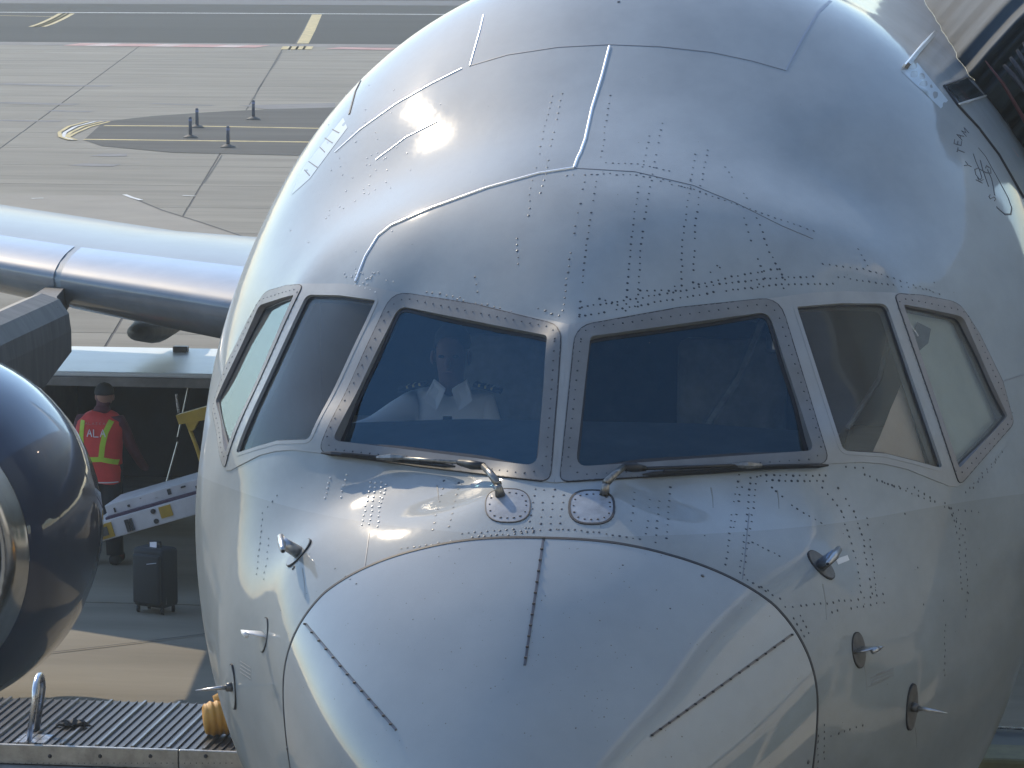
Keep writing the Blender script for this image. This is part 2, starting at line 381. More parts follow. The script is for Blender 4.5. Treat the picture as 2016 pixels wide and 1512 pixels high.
def plate(name, outer, holes, off, ma, parent, sides=(0, 1), sp=16, rim=0.0, smooth=True, flat=None):
    """sheet-metal plate lying on the skin; rim = depth of its turned-down edges"""
    V, ff = patch2d(outer, holes, sp); obs = []
    base = [SN(v.x, v.y) for v in V]
    if flat is not None: base = [((p - flat[1] * (p - flat[0]).dot(flat[1])), flat[1]) if p is not None else (None, None) for p, n in base]
    for mi in sides:
        P = []
        for (p, n) in base:
            if p is None: P.append(None); continue
            q_ = p + n * off
            P.append(Vector((-q_.x, q_.y, q_.z)) if mi else q_)
        idx = {}; vv = []
        for i, p in enumerate(P):
            if p is not None: idx[i] = len(vv); vv.append(p)
        fs = [tuple(idx[i] for i in f) for f in ff if all(i in idx for i in f)]
        if rim > 0:
            cnt = {}
            for f in fs:
                for a, b in zip(f, f[1:] + f[:1]): cnt[(a, b)] = 1
            ed = [(a, b) for (a, b) in cnt if (b, a) not in cnt]
            inv = {v: k for k, v in idx.items()}; dn = {}
            for a, b in ed:
                for k in (a, b):
                    if k not in dn:
                        n = base[inv[k]][1]; n = Vector((-n.x, n.y, n.z)) if mi else n
                        dn[k] = len(vv); vv.append(vv[k] - n * rim)
            fs += [(b, a, dn[a], dn[b]) for a, b in ed]
        o = mesh_obj(name, vv, fs, ma, parent, smooth)
        bm = bmesh.new(); bm.from_mesh(o.data); bmesh.ops.recalc_face_normals(bm, faces=bm.faces[:])
        o2 = bm.faces[:]; 
        if o2:
            # make sure it faces outward
            s_ = sum(f.normal.dot(Vector((1 if not mi else -1, -1, 1))) * f.calc_area() for f in o2)
            if s_ < 0: bmesh.ops.reverse_faces(bm, faces=o2)
        bm.to_mesh(o.data); bm.free()
        if rim > 0:
            md = o.modifiers.new('edges', 'EDGE_SPLIT'); md.split_angle = math.radians(40)
        obs.append(o)
    return obs
def seamline(name, pts, w, ma, parent, off=0.001, h=None, mir=False, step=10, kind=None, closed=False, top=.8):
    """narrow raised strip or sealed gap following the skin; w in metres"""
    pts = dens(pts, step, closed=closed)
    if closed: pts.append(pts[0])
    PN = [SN(*p, mir=mir) for p in pts]; PN = [a for a in PN if a[0] is not None]
    h = h if h is not None else 0.002
    rings = []
    for i, (p, n) in enumerate(PN):
        t = (PN[min(i+1, len(PN)-1)][0] - PN[max(i-1, 0)][0]).normalized(); s_ = t.cross(n).normalized()
        ww = w[0] + (w[1] - w[0]) * i / (len(PN) - 1) if hasattr(w, '__len__') else w
        if top < .5: rings.append([p - s_ * ww / 2 - n * .003] + [p - s_ * ww / 2 * math.cos(a) + n * (off + h * math.sin(a)) for a in (.3, .8, 1.3, 1.85, 2.35, 2.85)] + [p + s_ * ww / 2 - n * .003]); continue
        rings.append([p - s_ * ww / 2 - n * 0.004, p - s_ * ww / 2 * top + n * (off + h), p + s_ * ww / 2 * top + n * (off + h), p + s_ * ww / 2 - n * 0.004])
    if len(rings) < 2: return None
    return MB().loft(rings).build(name, ma, parent, kind=kind)

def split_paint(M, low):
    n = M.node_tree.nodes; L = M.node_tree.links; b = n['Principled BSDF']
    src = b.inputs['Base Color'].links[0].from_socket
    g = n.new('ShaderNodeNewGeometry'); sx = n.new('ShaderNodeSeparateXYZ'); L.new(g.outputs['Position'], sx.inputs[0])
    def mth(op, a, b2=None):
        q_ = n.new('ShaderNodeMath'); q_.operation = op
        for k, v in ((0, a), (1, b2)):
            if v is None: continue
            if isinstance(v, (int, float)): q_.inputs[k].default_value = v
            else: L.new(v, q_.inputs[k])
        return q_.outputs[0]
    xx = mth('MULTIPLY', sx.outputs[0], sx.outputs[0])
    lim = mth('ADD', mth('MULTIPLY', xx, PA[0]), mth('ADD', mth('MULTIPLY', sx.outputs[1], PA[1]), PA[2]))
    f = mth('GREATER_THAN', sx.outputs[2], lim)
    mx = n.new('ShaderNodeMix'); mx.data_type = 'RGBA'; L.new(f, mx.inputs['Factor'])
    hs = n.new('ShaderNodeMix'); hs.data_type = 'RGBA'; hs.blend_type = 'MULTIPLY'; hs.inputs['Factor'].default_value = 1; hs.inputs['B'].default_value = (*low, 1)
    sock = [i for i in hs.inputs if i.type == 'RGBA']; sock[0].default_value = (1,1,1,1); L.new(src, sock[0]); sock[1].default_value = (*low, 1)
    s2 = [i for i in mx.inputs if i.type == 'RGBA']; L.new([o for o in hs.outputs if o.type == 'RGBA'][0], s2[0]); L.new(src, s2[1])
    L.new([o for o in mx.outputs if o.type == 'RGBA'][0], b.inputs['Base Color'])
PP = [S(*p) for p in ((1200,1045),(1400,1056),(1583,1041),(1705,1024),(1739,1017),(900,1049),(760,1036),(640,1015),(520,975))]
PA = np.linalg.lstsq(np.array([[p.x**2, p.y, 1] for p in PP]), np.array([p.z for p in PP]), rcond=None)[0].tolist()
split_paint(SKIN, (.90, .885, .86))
# --- skin meshes, with the window openings left out
holes = [offs(clean(g), 5) for g in (g1, g2, g3)]
fv = G_fus.reshape(-1, 3); ff_ = grid_faces(330 + 49)
cen = fv[ff_].mean(1)
sel = (cen[:, 2] > 4.2) & (cen[:, 2] < 5.4) & (cen[:, 1] < 3.8)
keep = np.ones(len(ff_), bool)
cams = np.array(CAM_P); fwn, rtn, upn = np.array(fw), np.array(rt), np.array(up)
idxs = np.nonzero(sel)[0]; Pm = cen[idxs].copy(); Pm[:, 0] = np.abs(Pm[:, 0]); dd = Pm - cams; kk = dd @ fwn
pxx = CX + F_PX * (dd @ rtn) / kk; pyy = CY - F_PX * (dd @ upn) / kk
for i, x, y in zip(idxs, pxx, pyy):
    if 1100 < x < 2010 and 570 < y < 960 and any(pip(x, y, h) for h in holes): keep[i] = False
ff_ = ff_[keep]
skin = mesh_obj('fuselage_skin', fv, ff_.tolist(), SKIN, AC, True)
tip = len(G_rad.reshape(-1, 3)); rv = np.concatenate([G_rad.reshape(-1, 3), [[0, 0, czm[0]]]])
rf = grid_faces(110).tolist() + [(tip, j, (j + 1) % NP_) for j in range(NP_)]
radome = mesh_obj('radome', rv, rf, RADM, AC, True)
# aft body: constant section then tail taper
rings = []
for y, s_, dz in [(16, 1, 0), (20, 1, 0), (30, 1, 0), (34, .96, .05), (38, .8, .35), (42, .55, .85), (46, .22, 1.35), (47.3, .08, 1.55)]:
    b0 = surf_grid(np.array([min(y, 8.4)]))[0][::6]; c0 = np.array([0, 0, 4.3])
    rr = (b0 - c0) * [s_, 1, s_] + c0; rr[:, 1] = y; rr[:, 2] += dz
    rings.append([Vector(a) for a in rr])
MB().loft(rings).build('aft_fuselage', SKIN, AC, True)

# radome joint and diverter strips
jr = G_fus[0]
rings = []
for j in range(0, NP_, 3):
    p = Vector(jr[j]); c0 = Vector((0, p.y, zc(np.array([p.y]))[0])); n = (p - c0).normalized(); n = (n + Vector((0, -0.75, 0))).normalized(); t = Vector(G_fus[3][j]) - p; t.normalize()
    rings.append([p - t * .009 - n * .004, p - t * .006 + n * .0022, p + t * .006 + n * .0022, p + t * .009 - n * .004])
rings.append(rings[0]); MB().loft(rings, cap=False).build('radome_joint', DARK, AC)
STRIP = mat('diverter_strip', (0.11, 0.11, 0.12), 0.35, 0.6)
for pts in ([(602, 1229), (690, 1334), (780, 1437)], [(1558, 1250), (1420, 1350), (1283, 1448)], [(1070, 1061), (1051, 1190), (1033, 1310)]):
    pp = dens(pts, 7, closed=False); o = seamline('diverter_strip', pts, 0.011, STRIP, radome, h=0.004)
    b = MB()
    for i, p in enumerate(pp[::3]):
        P, n = SN(*p)
        if P: b.box(P + n * .005, (.011, .011, .006))
    b.build('strip_fastener', DARK, o, kind='stuff')

# --- cockpit window belt
plate('window_surround', belt, [offs(clean(g1), 3), offs(clean(g2), 0), offs(clean(g3), 3)], 0.004, SURR, AC, rim=0.008, sp=14)
fr1 = plate('windshield_frame', f1, [g1], 0.0075, FRAME, AC, rim=0.05, sp=12)
fr3 = plate('window_frame', f3, [g3], 0.0075, SURR, AC, rim=0.06, sp=12)
FR3 = mat('side_frame_grey', (0.20, 0.198, 0.20), 0.5, 0.0, var=0.12, vscale=9)
for o in fr3: o.data.materials[0] = FR3
for o in plate('window_frame', offs(clean(g2), 7), [g2], 0.0055, SURR, AC, rim=0.06, sp=12): pass
for k in (0, 1):
    seamline('frame_seal', clean(f1), 0.006, DARK, fr1[k], h=0.0065, mir=bool(k), closed=True)
    seamline('frame_seal', clean(f3), 0.005, DARK, fr3[k], h=0.0065, mir=bool(k), closed=True)
gl = []
def fitplane(g, inset):
    P = [SN(*p)[0] for p in dens(clean(g), 12)]; A = np.array([tuple(p) for p in P if p]); c_ = A.mean(0); n = np.linalg.svd(A - c_)[2][2]
    n = n if n[1] < 0 else -n
    dmin = ((A - c_) @ n).min(); return Vector(c_ + n * (dmin * .6 - inset)), Vector(n)
d00, d10, d01, d11 = [np.array(a) for a in ((1.352,2.944,5.065),(1.60,3.40,4.965),(1.598,2.663,4.42),(1.80,3.43,4.53))]
for g, gm, nm in ((g1, GLASS, 'windshield_pane'), (g2, GLASS3, 'side_pane'), (g3, GLASS2, 'aft_side_pane')):
    fl = fitplane(g, .006) if g is not g2 else None; pa = plate(nm, offs(clean(g), 8), [], 0 if fl else -.012, gm, AC, sp=20, flat=fl)
    gl.append(pa)
    gi = offs(clean(g), -7 if g is g1 else -4)
    for k in (0, 1):
        se = plate('pane_seal', clean(offs(clean(g), 7)), [gi], 0.003 if fl else -.009, SEAL, pa[k], sides=(k,), sp=16, flat=fl)
def bolts(path, parent, step, r, ma, h=0.002, base=0.008, mirs=(0,), closed=True, jitter=0.0, name='bolt', skip=0.0):
    pts = []
    P2 = [Vector(p) for p in path]; L_ = list(zip(P2, P2[1:] + ([P2[0]] if closed else [])));
    if not closed: L_ = L_[:len(P2) - 1]
    acc = 0.0
    for a, b in L_:
        l = (b - a).length; t = step - acc if acc else 0
        while t < l:
            pts.append(a + (b - a) * (t / l)); t += step
        acc = (l - (t - step)) if l else acc
    for mi in mirs:
        bb = MB(); add_discs(bb, pts, r, h, base, mi, jitter, skip); bb.build(name, ma, parent[mi] if isinstance(parent, list) else parent, kind='stuff')
def add_discs(bb, pts, r, h, base, mi, jitter=0.0, skip=0.0, n=7):
    for p in pts:
        if skip and random.random() < skip: continue
        P, N = SN(p[0] + random.gauss(0, jitter), p[1] + random.gauss(0, jitter), mir=bool(mi))
        if P is None: continue
        a = N.cross(Vector((0, 0, 1))).normalized(); b = N.cross(a); rr = r * random.uniform(.7, 1.15)
        C_ = P + N * base
        v = [C_ + (a * math.cos(k * 2 * PI / n) + b * math.sin(k * 2 * PI / n)) * rr for k in range(n)] + [C_ + (a * math.cos(k * 2 * PI / n) + b * math.sin(k * 2 * PI / n)) * rr * .55 + N * h for k in range(n)]
        bb.add(v, [(k, (k + 1) % n, n + (k + 1) % n, n + k) for k in range(n)] + [tuple(range(n, 2 * n))])
bolts(offs(clean(g1), 17), fr1, 19, 0.0042, RIV, mirs=(0, 1), base=.0078)
bolts(offs(clean(g3), 11), fr3, 13, 0.0042, RIV, mirs=(0, 1), base=.0078)

# --- rivets (sealant-dark flush fasteners)
ROWS = [
 [(1088,190),(1070,260),(1057,330),(1045,370),(1040,425)], [(1107,185),(1090,260),(1078,330),(1065,380)], [(1200,190),(1184,310)],
 [(1152,345),(1143,400),(1138,420),(1121,511),(1108,612)], [(1176,344),(1164,420),(1151,506),(1141,620)],
 [(1278,268),(1260,354),(1245,455),(1235,557),(1232,612)], [(1303,243),(1280,369),(1265,455),(1257,557),(1255,605)],
 [(1369,304),(1354,395),(1343,486),(1341,562)], [(1394,294),(1376,390),(1369,445),(1364,557)],
 [(1427,329),(1470,390)], [(1465,430),(1483,486),(1505,547)], [(1490,430),(1515,496),(1546,552)],
 [(1194,321),(1267,324),(1318,337),(1359,354)], [(1116,347),(1200,342),(1293,349),(1414,390),(1500,420),(1602,455)], [(1300,358),(1360,372)],
 [(1140,624),(1300,594),(1430,572),(1540,560),(1640,558)], [(1145,606),(1300,580),(1430,558),(1540,546),(1600,545)], [(1060,608),(1100,622)], [(1180,588),(1215,600)],
 [(1260,572),(1330,572)], [(1375,560),(1440,545),(1530,530)], [(1690,490),(1720,545)], [(1620,520),(1700,530),(1760,548),(1850,578)], [(1650,545),(1760,562),(1830,572)],
 [(1072,964),(1063,1044)], [(1091,964),(1082,1044)], [(1055,964),(1041,1040)], [(1110,975),(1100,1044)],
 [(874,947),(865,988),(852,1044)], [(904,950),(893,999),(885,1037)], [(909,1051),(1048,1039)], [(930,1058),(1050,1048)], [(1013,1047),(1050,1045)], [(1096,1042),(1180,1049),(1260,1062)],
 [(1250,970),(1243,1040)], [(1280,985),(1270,1066)], [(1298,985),(1291,1068)], [(1320,960),(1312,1060)], [(1455,935),(1442,1000),(1429,1112)], [(1460,960),(1452,1000),(1444,1040)],
 [(1478,940),(1473,1000),(1464,1068),(1456,1128)], [(1490,940),(1483,1000),(1471,1081),(1464,1132)], [(1569,1003),(1617,1030)], [(1520,960),(1569,1003)], [(1481,1068),(1535,1095)],
 [(1657,1007),(1672,1057),(1688,1112),(1695,1166)], [(1681,1007),(1700,1064),(1706,1112),(1717,1169)], [(1706,1020),(1716,1090),(1725,1162)], [(1620,960),(1657,1007)], [(1650,960),(1681,1007)],
 [(1546,1196),(1603,1190),(1688,1179),(1739,1171)], [(1637,1205),(1739,1186)], [(1471,1142),(1512,1163),(1535,1179)], [(1482,1148),(1520,1172)], [(1563,1217),(1583,1254)], [(1575,1212),(1592,1245)],
 [(1877,1014),(1901,1068),(1905,1166)], [(1870,1000),(1888,1061),(1893,1160)], [(1610,1437),(1610,1511)], [(1623,1427),(1622,1508)], [(1610,1459),(1650,1444),(1698,1427)],
 [(1497,936),(1625,936)], [(1509,947),(1620,947)], [(1666,920),(1700,922)], [(1727,947),(1785,962)], [(1690,930),(1830,985)], [(1972,889),(1945,930),(1915,960)], [(1960,905),(1900,970)],
 [(1800,960),(1860,1000),(1940,1010)], [(1860,990),(1900,1040)], [(505,1130),(518,1010),(545,975)], [(520,1140),(530,1060)], [(960,600),(1030,622)], [(900,590),(960,604)], [(840,575),(905,585)],
 [(935,545),(940,575)], [(1018,470),(1020,520)], [(1905,1168),(1900,1215)], [(1860,1230),(1860,1330)], [(790,1080),(900,1065)], [(660,1120),(700,1150)]]
bb = MB(); bw = MB()
for R_ in ROWS:
    pts = dens(R_, 12.0, closed=False); add_discs(bb, pts, 0.0056, 0.0007, 0.0012, 0, jitter=.7, skip=0.05)
for _ in range(50):
    x = random.uniform(1140, 1960); y = random.choice([random.uniform(520, 575), random.uniform(960, 1200)])
    if y < 575 and x < 1300: continue
    if random.random() < .45: add_discs(bb, [(x, y)], 0.0045, 0.001, 0.001, 0)
bb.build('rivet', RIV, AC, kind='stuff')
for R_ in ([(730,950),(713,1034)], [(739,950),(728,1034)], [(751,950),(744,1037)], [(760,954),(749,999)], [(682,935),(671,978)], [(700,560),(740,575)], [(650,940),(640,980)]):
    add_discs(bw, dens(R_, 9, closed=False), 0.0052, 0.0035, 0.001, 0, jitter=.6)
for _ in range(60):
    add_discs(bw, [(random.gauss(700, 60), random.gauss(330, 90))], 0.004, 0.002, 0.001, 0)
for _ in range(26):
    add_discs(bw, [(random.gauss(720, 30), random.gauss(545, 8))], 0.005, 0.003, 0.001, 0)
bw.build('sunlit_rivet', RIVB, AC, kind='stuff')

# --- skin laps and seams
LAP = mat('lap_edge', (0.92, 0.92, 0.90), 0.38, 1.0)  # near-white metal imitates the sun's glint along the lit laps
SEAM = mat('fine_seam', (0.16, 0.18, 0.21), 0.5)
for pts, w_, ma_, h_ in (
  ([(1200,92),(1185,150),(1165,215),(1152,275),(1143,300),(1137,312),(1130,331)], .012, LAP, .008),
  ([(1130,331),(1060,342),(960,370),(850,410),(770,445),(745,465),(720,505),(700,555)], .010, LAP, .007),
  ([(1130,331),(1250,338),(1365,365),(1450,400),(1540,445),(1600,470)], .005, SEAM, .0012),
  ([(925,130),(945,60),(952,30)], .008, LAP, .004), ([(925,130),(1000,108),(1100,93),(1200,88),(1300,92),(1400,103),(1480,120),(1547,139)], .005, SEAM, .0012),
  ([(1547,139),(1580,75),(1610,25),(1635,2)], (.006, .02), mat('wide_seam', (.2, .25, .33), .5), .001),
  ([(910,135),(850,165),(780,205),(710,255),(660,300)], .009, LAP, .004), ([(860,240),(800,270),(740,315)], .007, LAP, .003),
  ([(1970,752),(2014,738)], .006, SEAM, .001), ([(1475,1010),(1462,1140)], .004, SEAM, .001), ([(727,1050),(718,1120)], .004, SEAM, .001),
  ([(715,150),(700,180),(688,225)], .012, DARK, .003)):
    seamline('skin_seam', pts, w_, ma_, AC, h=h_, top=.8 if ma_ is not LAP else .25)
# wiper base pads
PAD = mat('wiper_pad_paint', (0.24, 0.27, 0.31), 0.4, 0, coat=.3, var=.3, vscale=12)
def ell(cx_, cy_, rx, ry, n=28, p=2.6):
    return [(cx_ + rx * math.copysign(abs(math.cos(a)) ** (2/p), math.cos(a)), cy_ + ry * math.copysign(abs(math.sin(a)) ** (2/p), math.sin(a))) for a in [2*PI*k/n for k in range(n)]]
for (cx_, cy_, rim_) in ((1000, 996, .005), (1165, 999, .012)):
    e_ = ell(cx_, cy_, 44, 33); o = plate('wiper_pad', e_, [], .003, PAD, AC, sides=(0,), sp=14, rim=.005)[0]
    seamline('pad_seal', e_, rim_, DARK, o, h=.0035, closed=True)
    bolts(offs(e_, -8), o, 13, .0055, DARK, base=.0035)
# wipers
def off_skin(px, py, h):
    P, n = SN(px, py); return P + n * h
def wiper(pivot, knee, elbow, tipa, tipb, clip):
    W = MB(); p0 = off_skin(*pivot, .0); p1 = off_skin(*pivot, .05)
    W.tube([p0, p1], [.022, .014], 10)
    arm = W.tube([off_skin(pivot[0], pivot[1] - 4, .045), off_skin((pivot[0]+knee[0])/2, (pivot[1]+knee[1])/2, .06), off_skin(*knee, .055)], [.017, .015, .013], 8)
    root = W.build('wiper_arm', WIPM, AC, True)
    B = MB()
    B.tube([off_skin(*knee, .055), off_skin((knee[0]*.5+elbow[0]*.5), (knee[1]*.5+elbow[1]*.5), .05), off_skin(*elbow, .045)], [.016, .02, .012], 8)
    B.build('wiper_linkage', WIPE, root, True)
    T = MB(); T.tube([off_skin(*elbow, .045), off_skin(*clip, .04)], .008, 6); T.build('wiper_rod', WIPM if pivot[0] < 1100 else WIPE, root, True)
    bl = MB(); pts = dens([tipa, tipb], 20, closed=False)
    bl.tube([off_skin(*p, .022) for p in pts], [.004] + [.011] * (len(pts) - 2) + [.004], 6)
    bl.tube([off_skin(p[0], p[1], .034) for p in pts[2:-2]], .006, 6); bl.build('wiper_blade', WIPE, root)
    c = MB(); a = off_skin(clip[0] - 30, clip[1], .04); b_ = off_skin(clip[0] + 30, clip[1], .04)
    c.tube([a, (a + b_) / 2, b_], [.008, .017, .008], 6); c.build('blade_clip', WIPM, root)
wiper((985, 976), (966, 936), (912, 924), (640, 894), (900, 925), (780, 911))
wiper((1190, 974), (1216, 937), (1262, 935), (1262, 941), (1625, 918), (1465, 926))

# --- probes
def frame_at(P, n):
    f = Vector((0, -1, 0)); f = (f - n * f.dot(n)).normalized(); return f, n.cross(f)
def pitot(px, mir_px, port, kind):
    P, n = SN(*px); f, s_ = frame_at(P, n); dk = port
    pm = PROBED if dk else PROBE
    b = MB(); nn = 24
    L_ = .075 if kind != 'aoa' else .10; Wd = .042 if kind != 'aoa' else .036
    v = [P + f * (.0) + (f.cross(n)) * 0 for _ in ()]
    ring = [P + s_ * math.cos(2*PI*k/nn) * L_ * .95 + f * math.sin(2*PI*k/nn) * Wd * 1.25 for k in range(nn)]
    b.loft([[q_ - n * .01 for q_ in ring], [q_ + n * .005 for q_ in ring]])
    root = b.build('probe_base', pm if dk else SKIN, AC)
    rb = MB(); rb.loft([[P + (q_ - P) * 1.06 - n * .006 for q_ in ring], [P + (q_ - P) * 1.06 + n * .003 for q_ in ring]]); rb.build('probe_gasket', DARK, root)
    e = MB()
    if kind == 'pitot':
        h = .092
        for t0, t1 in ((0, 1),):
            rr = []
            for t in (0, .5, 1):
                c_ = P + n * (.005 + h * t) + f * (.0 + .03 * t); L2 = .040 - .008 * t; W2 = .026 - .004 * t
                rr.append([c_ + f * math.cos(2*PI*k/12) * L2 + s_ * math.sin(2*PI*k/12) * W2 for k in range(12)])
            e.loft(rr)
        e.build('probe_strut', PROBE if not dk else mat('port_strut', (.16, .2, .26), .3, .7), root, True)
        t = MB(); c_ = P + n * (h + .005); t.tube([c_ - f * .02, c_ + f * .05, c_ + f * .10, c_ + f * .125], [.015, .017, .013, .010], 12); t.build('probe_tube', PROBE, root, True)
        t = MB(); t.tube([c_ + f * .124, c_ + f * .127], [.007, .0065], 12); t.build('tube_opening', DARK, root)
    elif kind == 'tat':
        rr = []
        for t in (0, .5, 1):
            c_ = P + n * (.005 + .085 * t) - f * (.03 * t); L2 = .05 - .03 * t; W2 = .009 - .004 * t
            rr.append([c_ + f * math.cos(2*PI*k/12) * L2 + s_ * math.sin(2*PI*k/12) * W2 for k in range(12)])
        e.loft(rr); e.build('probe_strut', RIVB if not dk else PROBE, root, True)
        t = MB(); c_ = P + n * .085 - f * .02; t.tube([c_, c_ + f * .055], [.010, .011], 10); t.build('probe_tube', RIVB if not dk else PROBE, root, True)
    else:
        e.tube([P, P + n * .03], [.022, .018], 12); e.build('vane_hub', PROBED, root, True)
        t = MB(); t.tube([P + n * .01, P + n * .06 - f * .005, P + n * .16 - f * .012], [.011, .009, .002], 8); t.build('vane', PROBE, root, True)
pitot((588, 1088), None, False, 'pitot'); pitot((1617, 1112), None, True, 'pitot')
pitot((520, 1250), None, False, 'tat'); pitot((1690, 1280), None, True, 'tat')
pitot((458, 1352), None, False, 'aoa'); pitot((1795, 1392), None, True, 'aoa')

# --- decals and port-side door
DECAL = mat('placard_blue', (0.34, 0.43, 0.50), 0.5, coat=.2)
INK = mat('decal_ink', (0.02, 0.022, 0.035), 0.5)
INKG = mat('decal_grey_ink', (0.20, 0.21, 0.22), 0.5)
plate('placard', [(1774,140),(1806,124),(1866,198),(1852,214)], [], .0015, DECAL, AC, sides=(0,), sp=20)
pl = plate('placard', [(676,232),(684,252),(610,352),(574,384),(598,330)], [], .0015, DECAL, AC, sides=(0,), sp=14)
for pts in ([(655,255),(668,262)], [(640,272),(655,282)], [(630,290),(640,300)], [(608,318),(625,330)], [(600,335),(610,346)]):
    seamline('placard_print', pts, .006, INK, pl[0], h=.002, step=4)
plate('port_label', [(1645,1101),(1668,1093),(1672,1103),(1650,1112)], [], .0015, mat('white_label', (.6,.61,.6), .5), AC, sides=(0,), sp=12)
for k in range(4):
    x0, y0 = 1712 + k * .5, 1332 + k * 6 - 4
    seamline('warning_text', [(x0 + (14 if k == 0 else 2), y0), (x0 + (30 if k == 0 else 46), y0 - (8 if k == 0 else 17))], .0035, INKG, AC, h=.0008, step=5)
seamline('warning_text', [(1711, 1352), (1748, 1336)], .0025, INKG, AC, h=.0008, step=5)
for k in range(4):
    seamline('warning_text', [(473 + 0*k, 1302 + 7 * k), (494, 1315 + 7.5 * k)], .0035, INKG, AC, h=.0008, step=5)
# alliance emblem: circle and three looping ribbons with lettering round it
def stroke(name, pts, w_, par=AC, ma_=INK): return seamline(name, pts, w_, ma_, par, h=.001, step=5)
em = stroke('emblem', [(1926,291),(1940,308),(1955,335),(1970,362),(1984,388),(1992,410),(1990,422),(1978,422),(1962,408)], (.003, .011))
for pts, w_ in (([(1916,303),(1921,318),(1928,334),(1933,350),(1929,354),(1921,344),(1919,334),(1925,331),(1941,340),(1951,341),(1950,332),(1942,326),(1940,331)], .006),
               ([(1930,316),(1934,332),(1940,350),(1946,367)], .008), ([(1944,334),(1952,352),(1956,370),(1958,384)], .008)):
    stroke('emblem_ribbon', pts, w_, em)
for pts in ([(1869,270),(1874,278),(1884,286)], [(1870,283),(1866,291)], [(1868,262),(1878,278)],):
    pass
LET = {'S': [[(0.9,.1),(.3,0),(0,.25),(.8,.7),(.6,1),(0,.9)]], 'K': [[(0,0),(0,1)],[(.9,0),(0,.55),(.9,1)]], 'Y': [[(0,0),(.5,.5),(1,0)],[(.5,.5),(.5,1)]],
       'T': [[(0,0),(1,0)],[(.5,0),(.5,1)]], 'E': [[(1,0),(0,0),(0,1),(1,1)],[(0,.5),(.8,.5)]], 'A': [[(0,1),(.5,0),(1,1)],[(.2,.6),(.8,.6)]],
       'M': [[(0,1),(0,0),(.5,.6),(1,0),(1,1)]], 'L': [[(0,0),(0,1),(1,1)]]}
for ch, (x, y), a in (('S',(1946,390),62),('K',(1921,354),60),('Y',(1898,326),62),('T',(1884,299),66),('E',(1878,283),74),('A',(1882,269),56),('M',(1893,258),38)):
    a = math.radians(a); sx, sy_ = 10.5, 18.0
    ex = Vector((math.cos(a) * .55, -math.sin(a))).normalized() * sx * .8   # reading direction (upwards along the body)
    ey = Vector((math.sin(a), math.cos(a) * .9)).normalized() * sy_ * .8
    for st in LET[ch]:
        stroke('emblem_letter', [(x + ex.x*u + ey.x*v, y + ex.y*u + ey.y*v) for u, v in st], .0045, em)
# door outline
door = plate('entry_door', [(1896,156),(1914,158),(1940,190),(1975,236),(2013,292),(2014,385),(1965,305),(1925,250),(1888,206),(1866,172)], [], .006, SKIN, AC, sides=(0,), sp=12, rim=.004)[0]
for pts, w_ in (([(1857,170),(1900,154),(1913,158),(1960,215),(2012,290)], .009), ([(1857,170),(1884,208),(1925,252),(1965,305),(2014,390)], .010)):
    seamline('door_gap', pts, w_, DARK, door, h=.010)
dw = plate('door_window', [(1862,172),(1902,157),(1934,190),(1888,204)], [], .012, mat('door_glass', (.10,.13,.15), .08, coat=1), door, sides=(0,), sp=10)[0]
seamline('door_window_trim', [(1884,208),(1938,191)], .008, LAP, door, h=.016)
seamline('vent_bar', [(1783,134),(1800,112),(1820,90),(1836,70)], .022, WIPM, AC, h=.03)
seamline('vent_bar', [(1778,132),(1815,88),(1832,70)], .010, LAP, AC, h=.018)
for (x0, y0) in ((1984,287),):
    sb = plate('door_placard', [(x0,y0),(x0+11,y0-2),(x0+26,y0+22),(x0+18,y0+26)], [], .004, mat('placard_pale', (.45,.46,.45), .5), AC, sides=(0,), sp=9)[0]
    seamline('placard_print', [(x0+7,y0+5),(x0+20,y0+23)], .01, INK if y0 < 250 else REDM, sb, h=.005, step=4)
bsp = MB()
for _ in range(170):
    add_discs(bsp, [(random.gauss(1080, 260), random.uniform(1080, 1505))], random.uniform(.0012, .003), .0004, .001, 0, n=5)
for _ in range(90):
    add_discs(bsp, [(random.uniform(450, 1950), random.uniform(150, 1450))], random.uniform(.0012, .0028), .0004, .001, 0, n=5)
bsp.build('insect_mark', mat('insect_mark', (.09,.085,.075), .9), AC, kind='stuff')
GR = mat('grime', (.17,.185,.185), .6)
for x, y, l in ((1620,1150,70),(1700,1300,60),(1800,1420,50),(985,1000,34),(1180,1010,30),(595,1120,60),(1400,960,40),(1530,965,36),(860,955,30)):
    seamline('grime_streak', [(x, y), (x + l * .08, y + l * .5), (x + l * .1, y + l)], (.008, .002), GR, AC, h=.0002, off=.0004, step=8)
# small plugs
add = MB(); add_discs(add, [(1383,1134),(578,1118),(566,1474),(1591,1500),(1218,4)], .012, .004, .001, 0); add.build('skin_plug', PROBED, AC, kind='stuff')

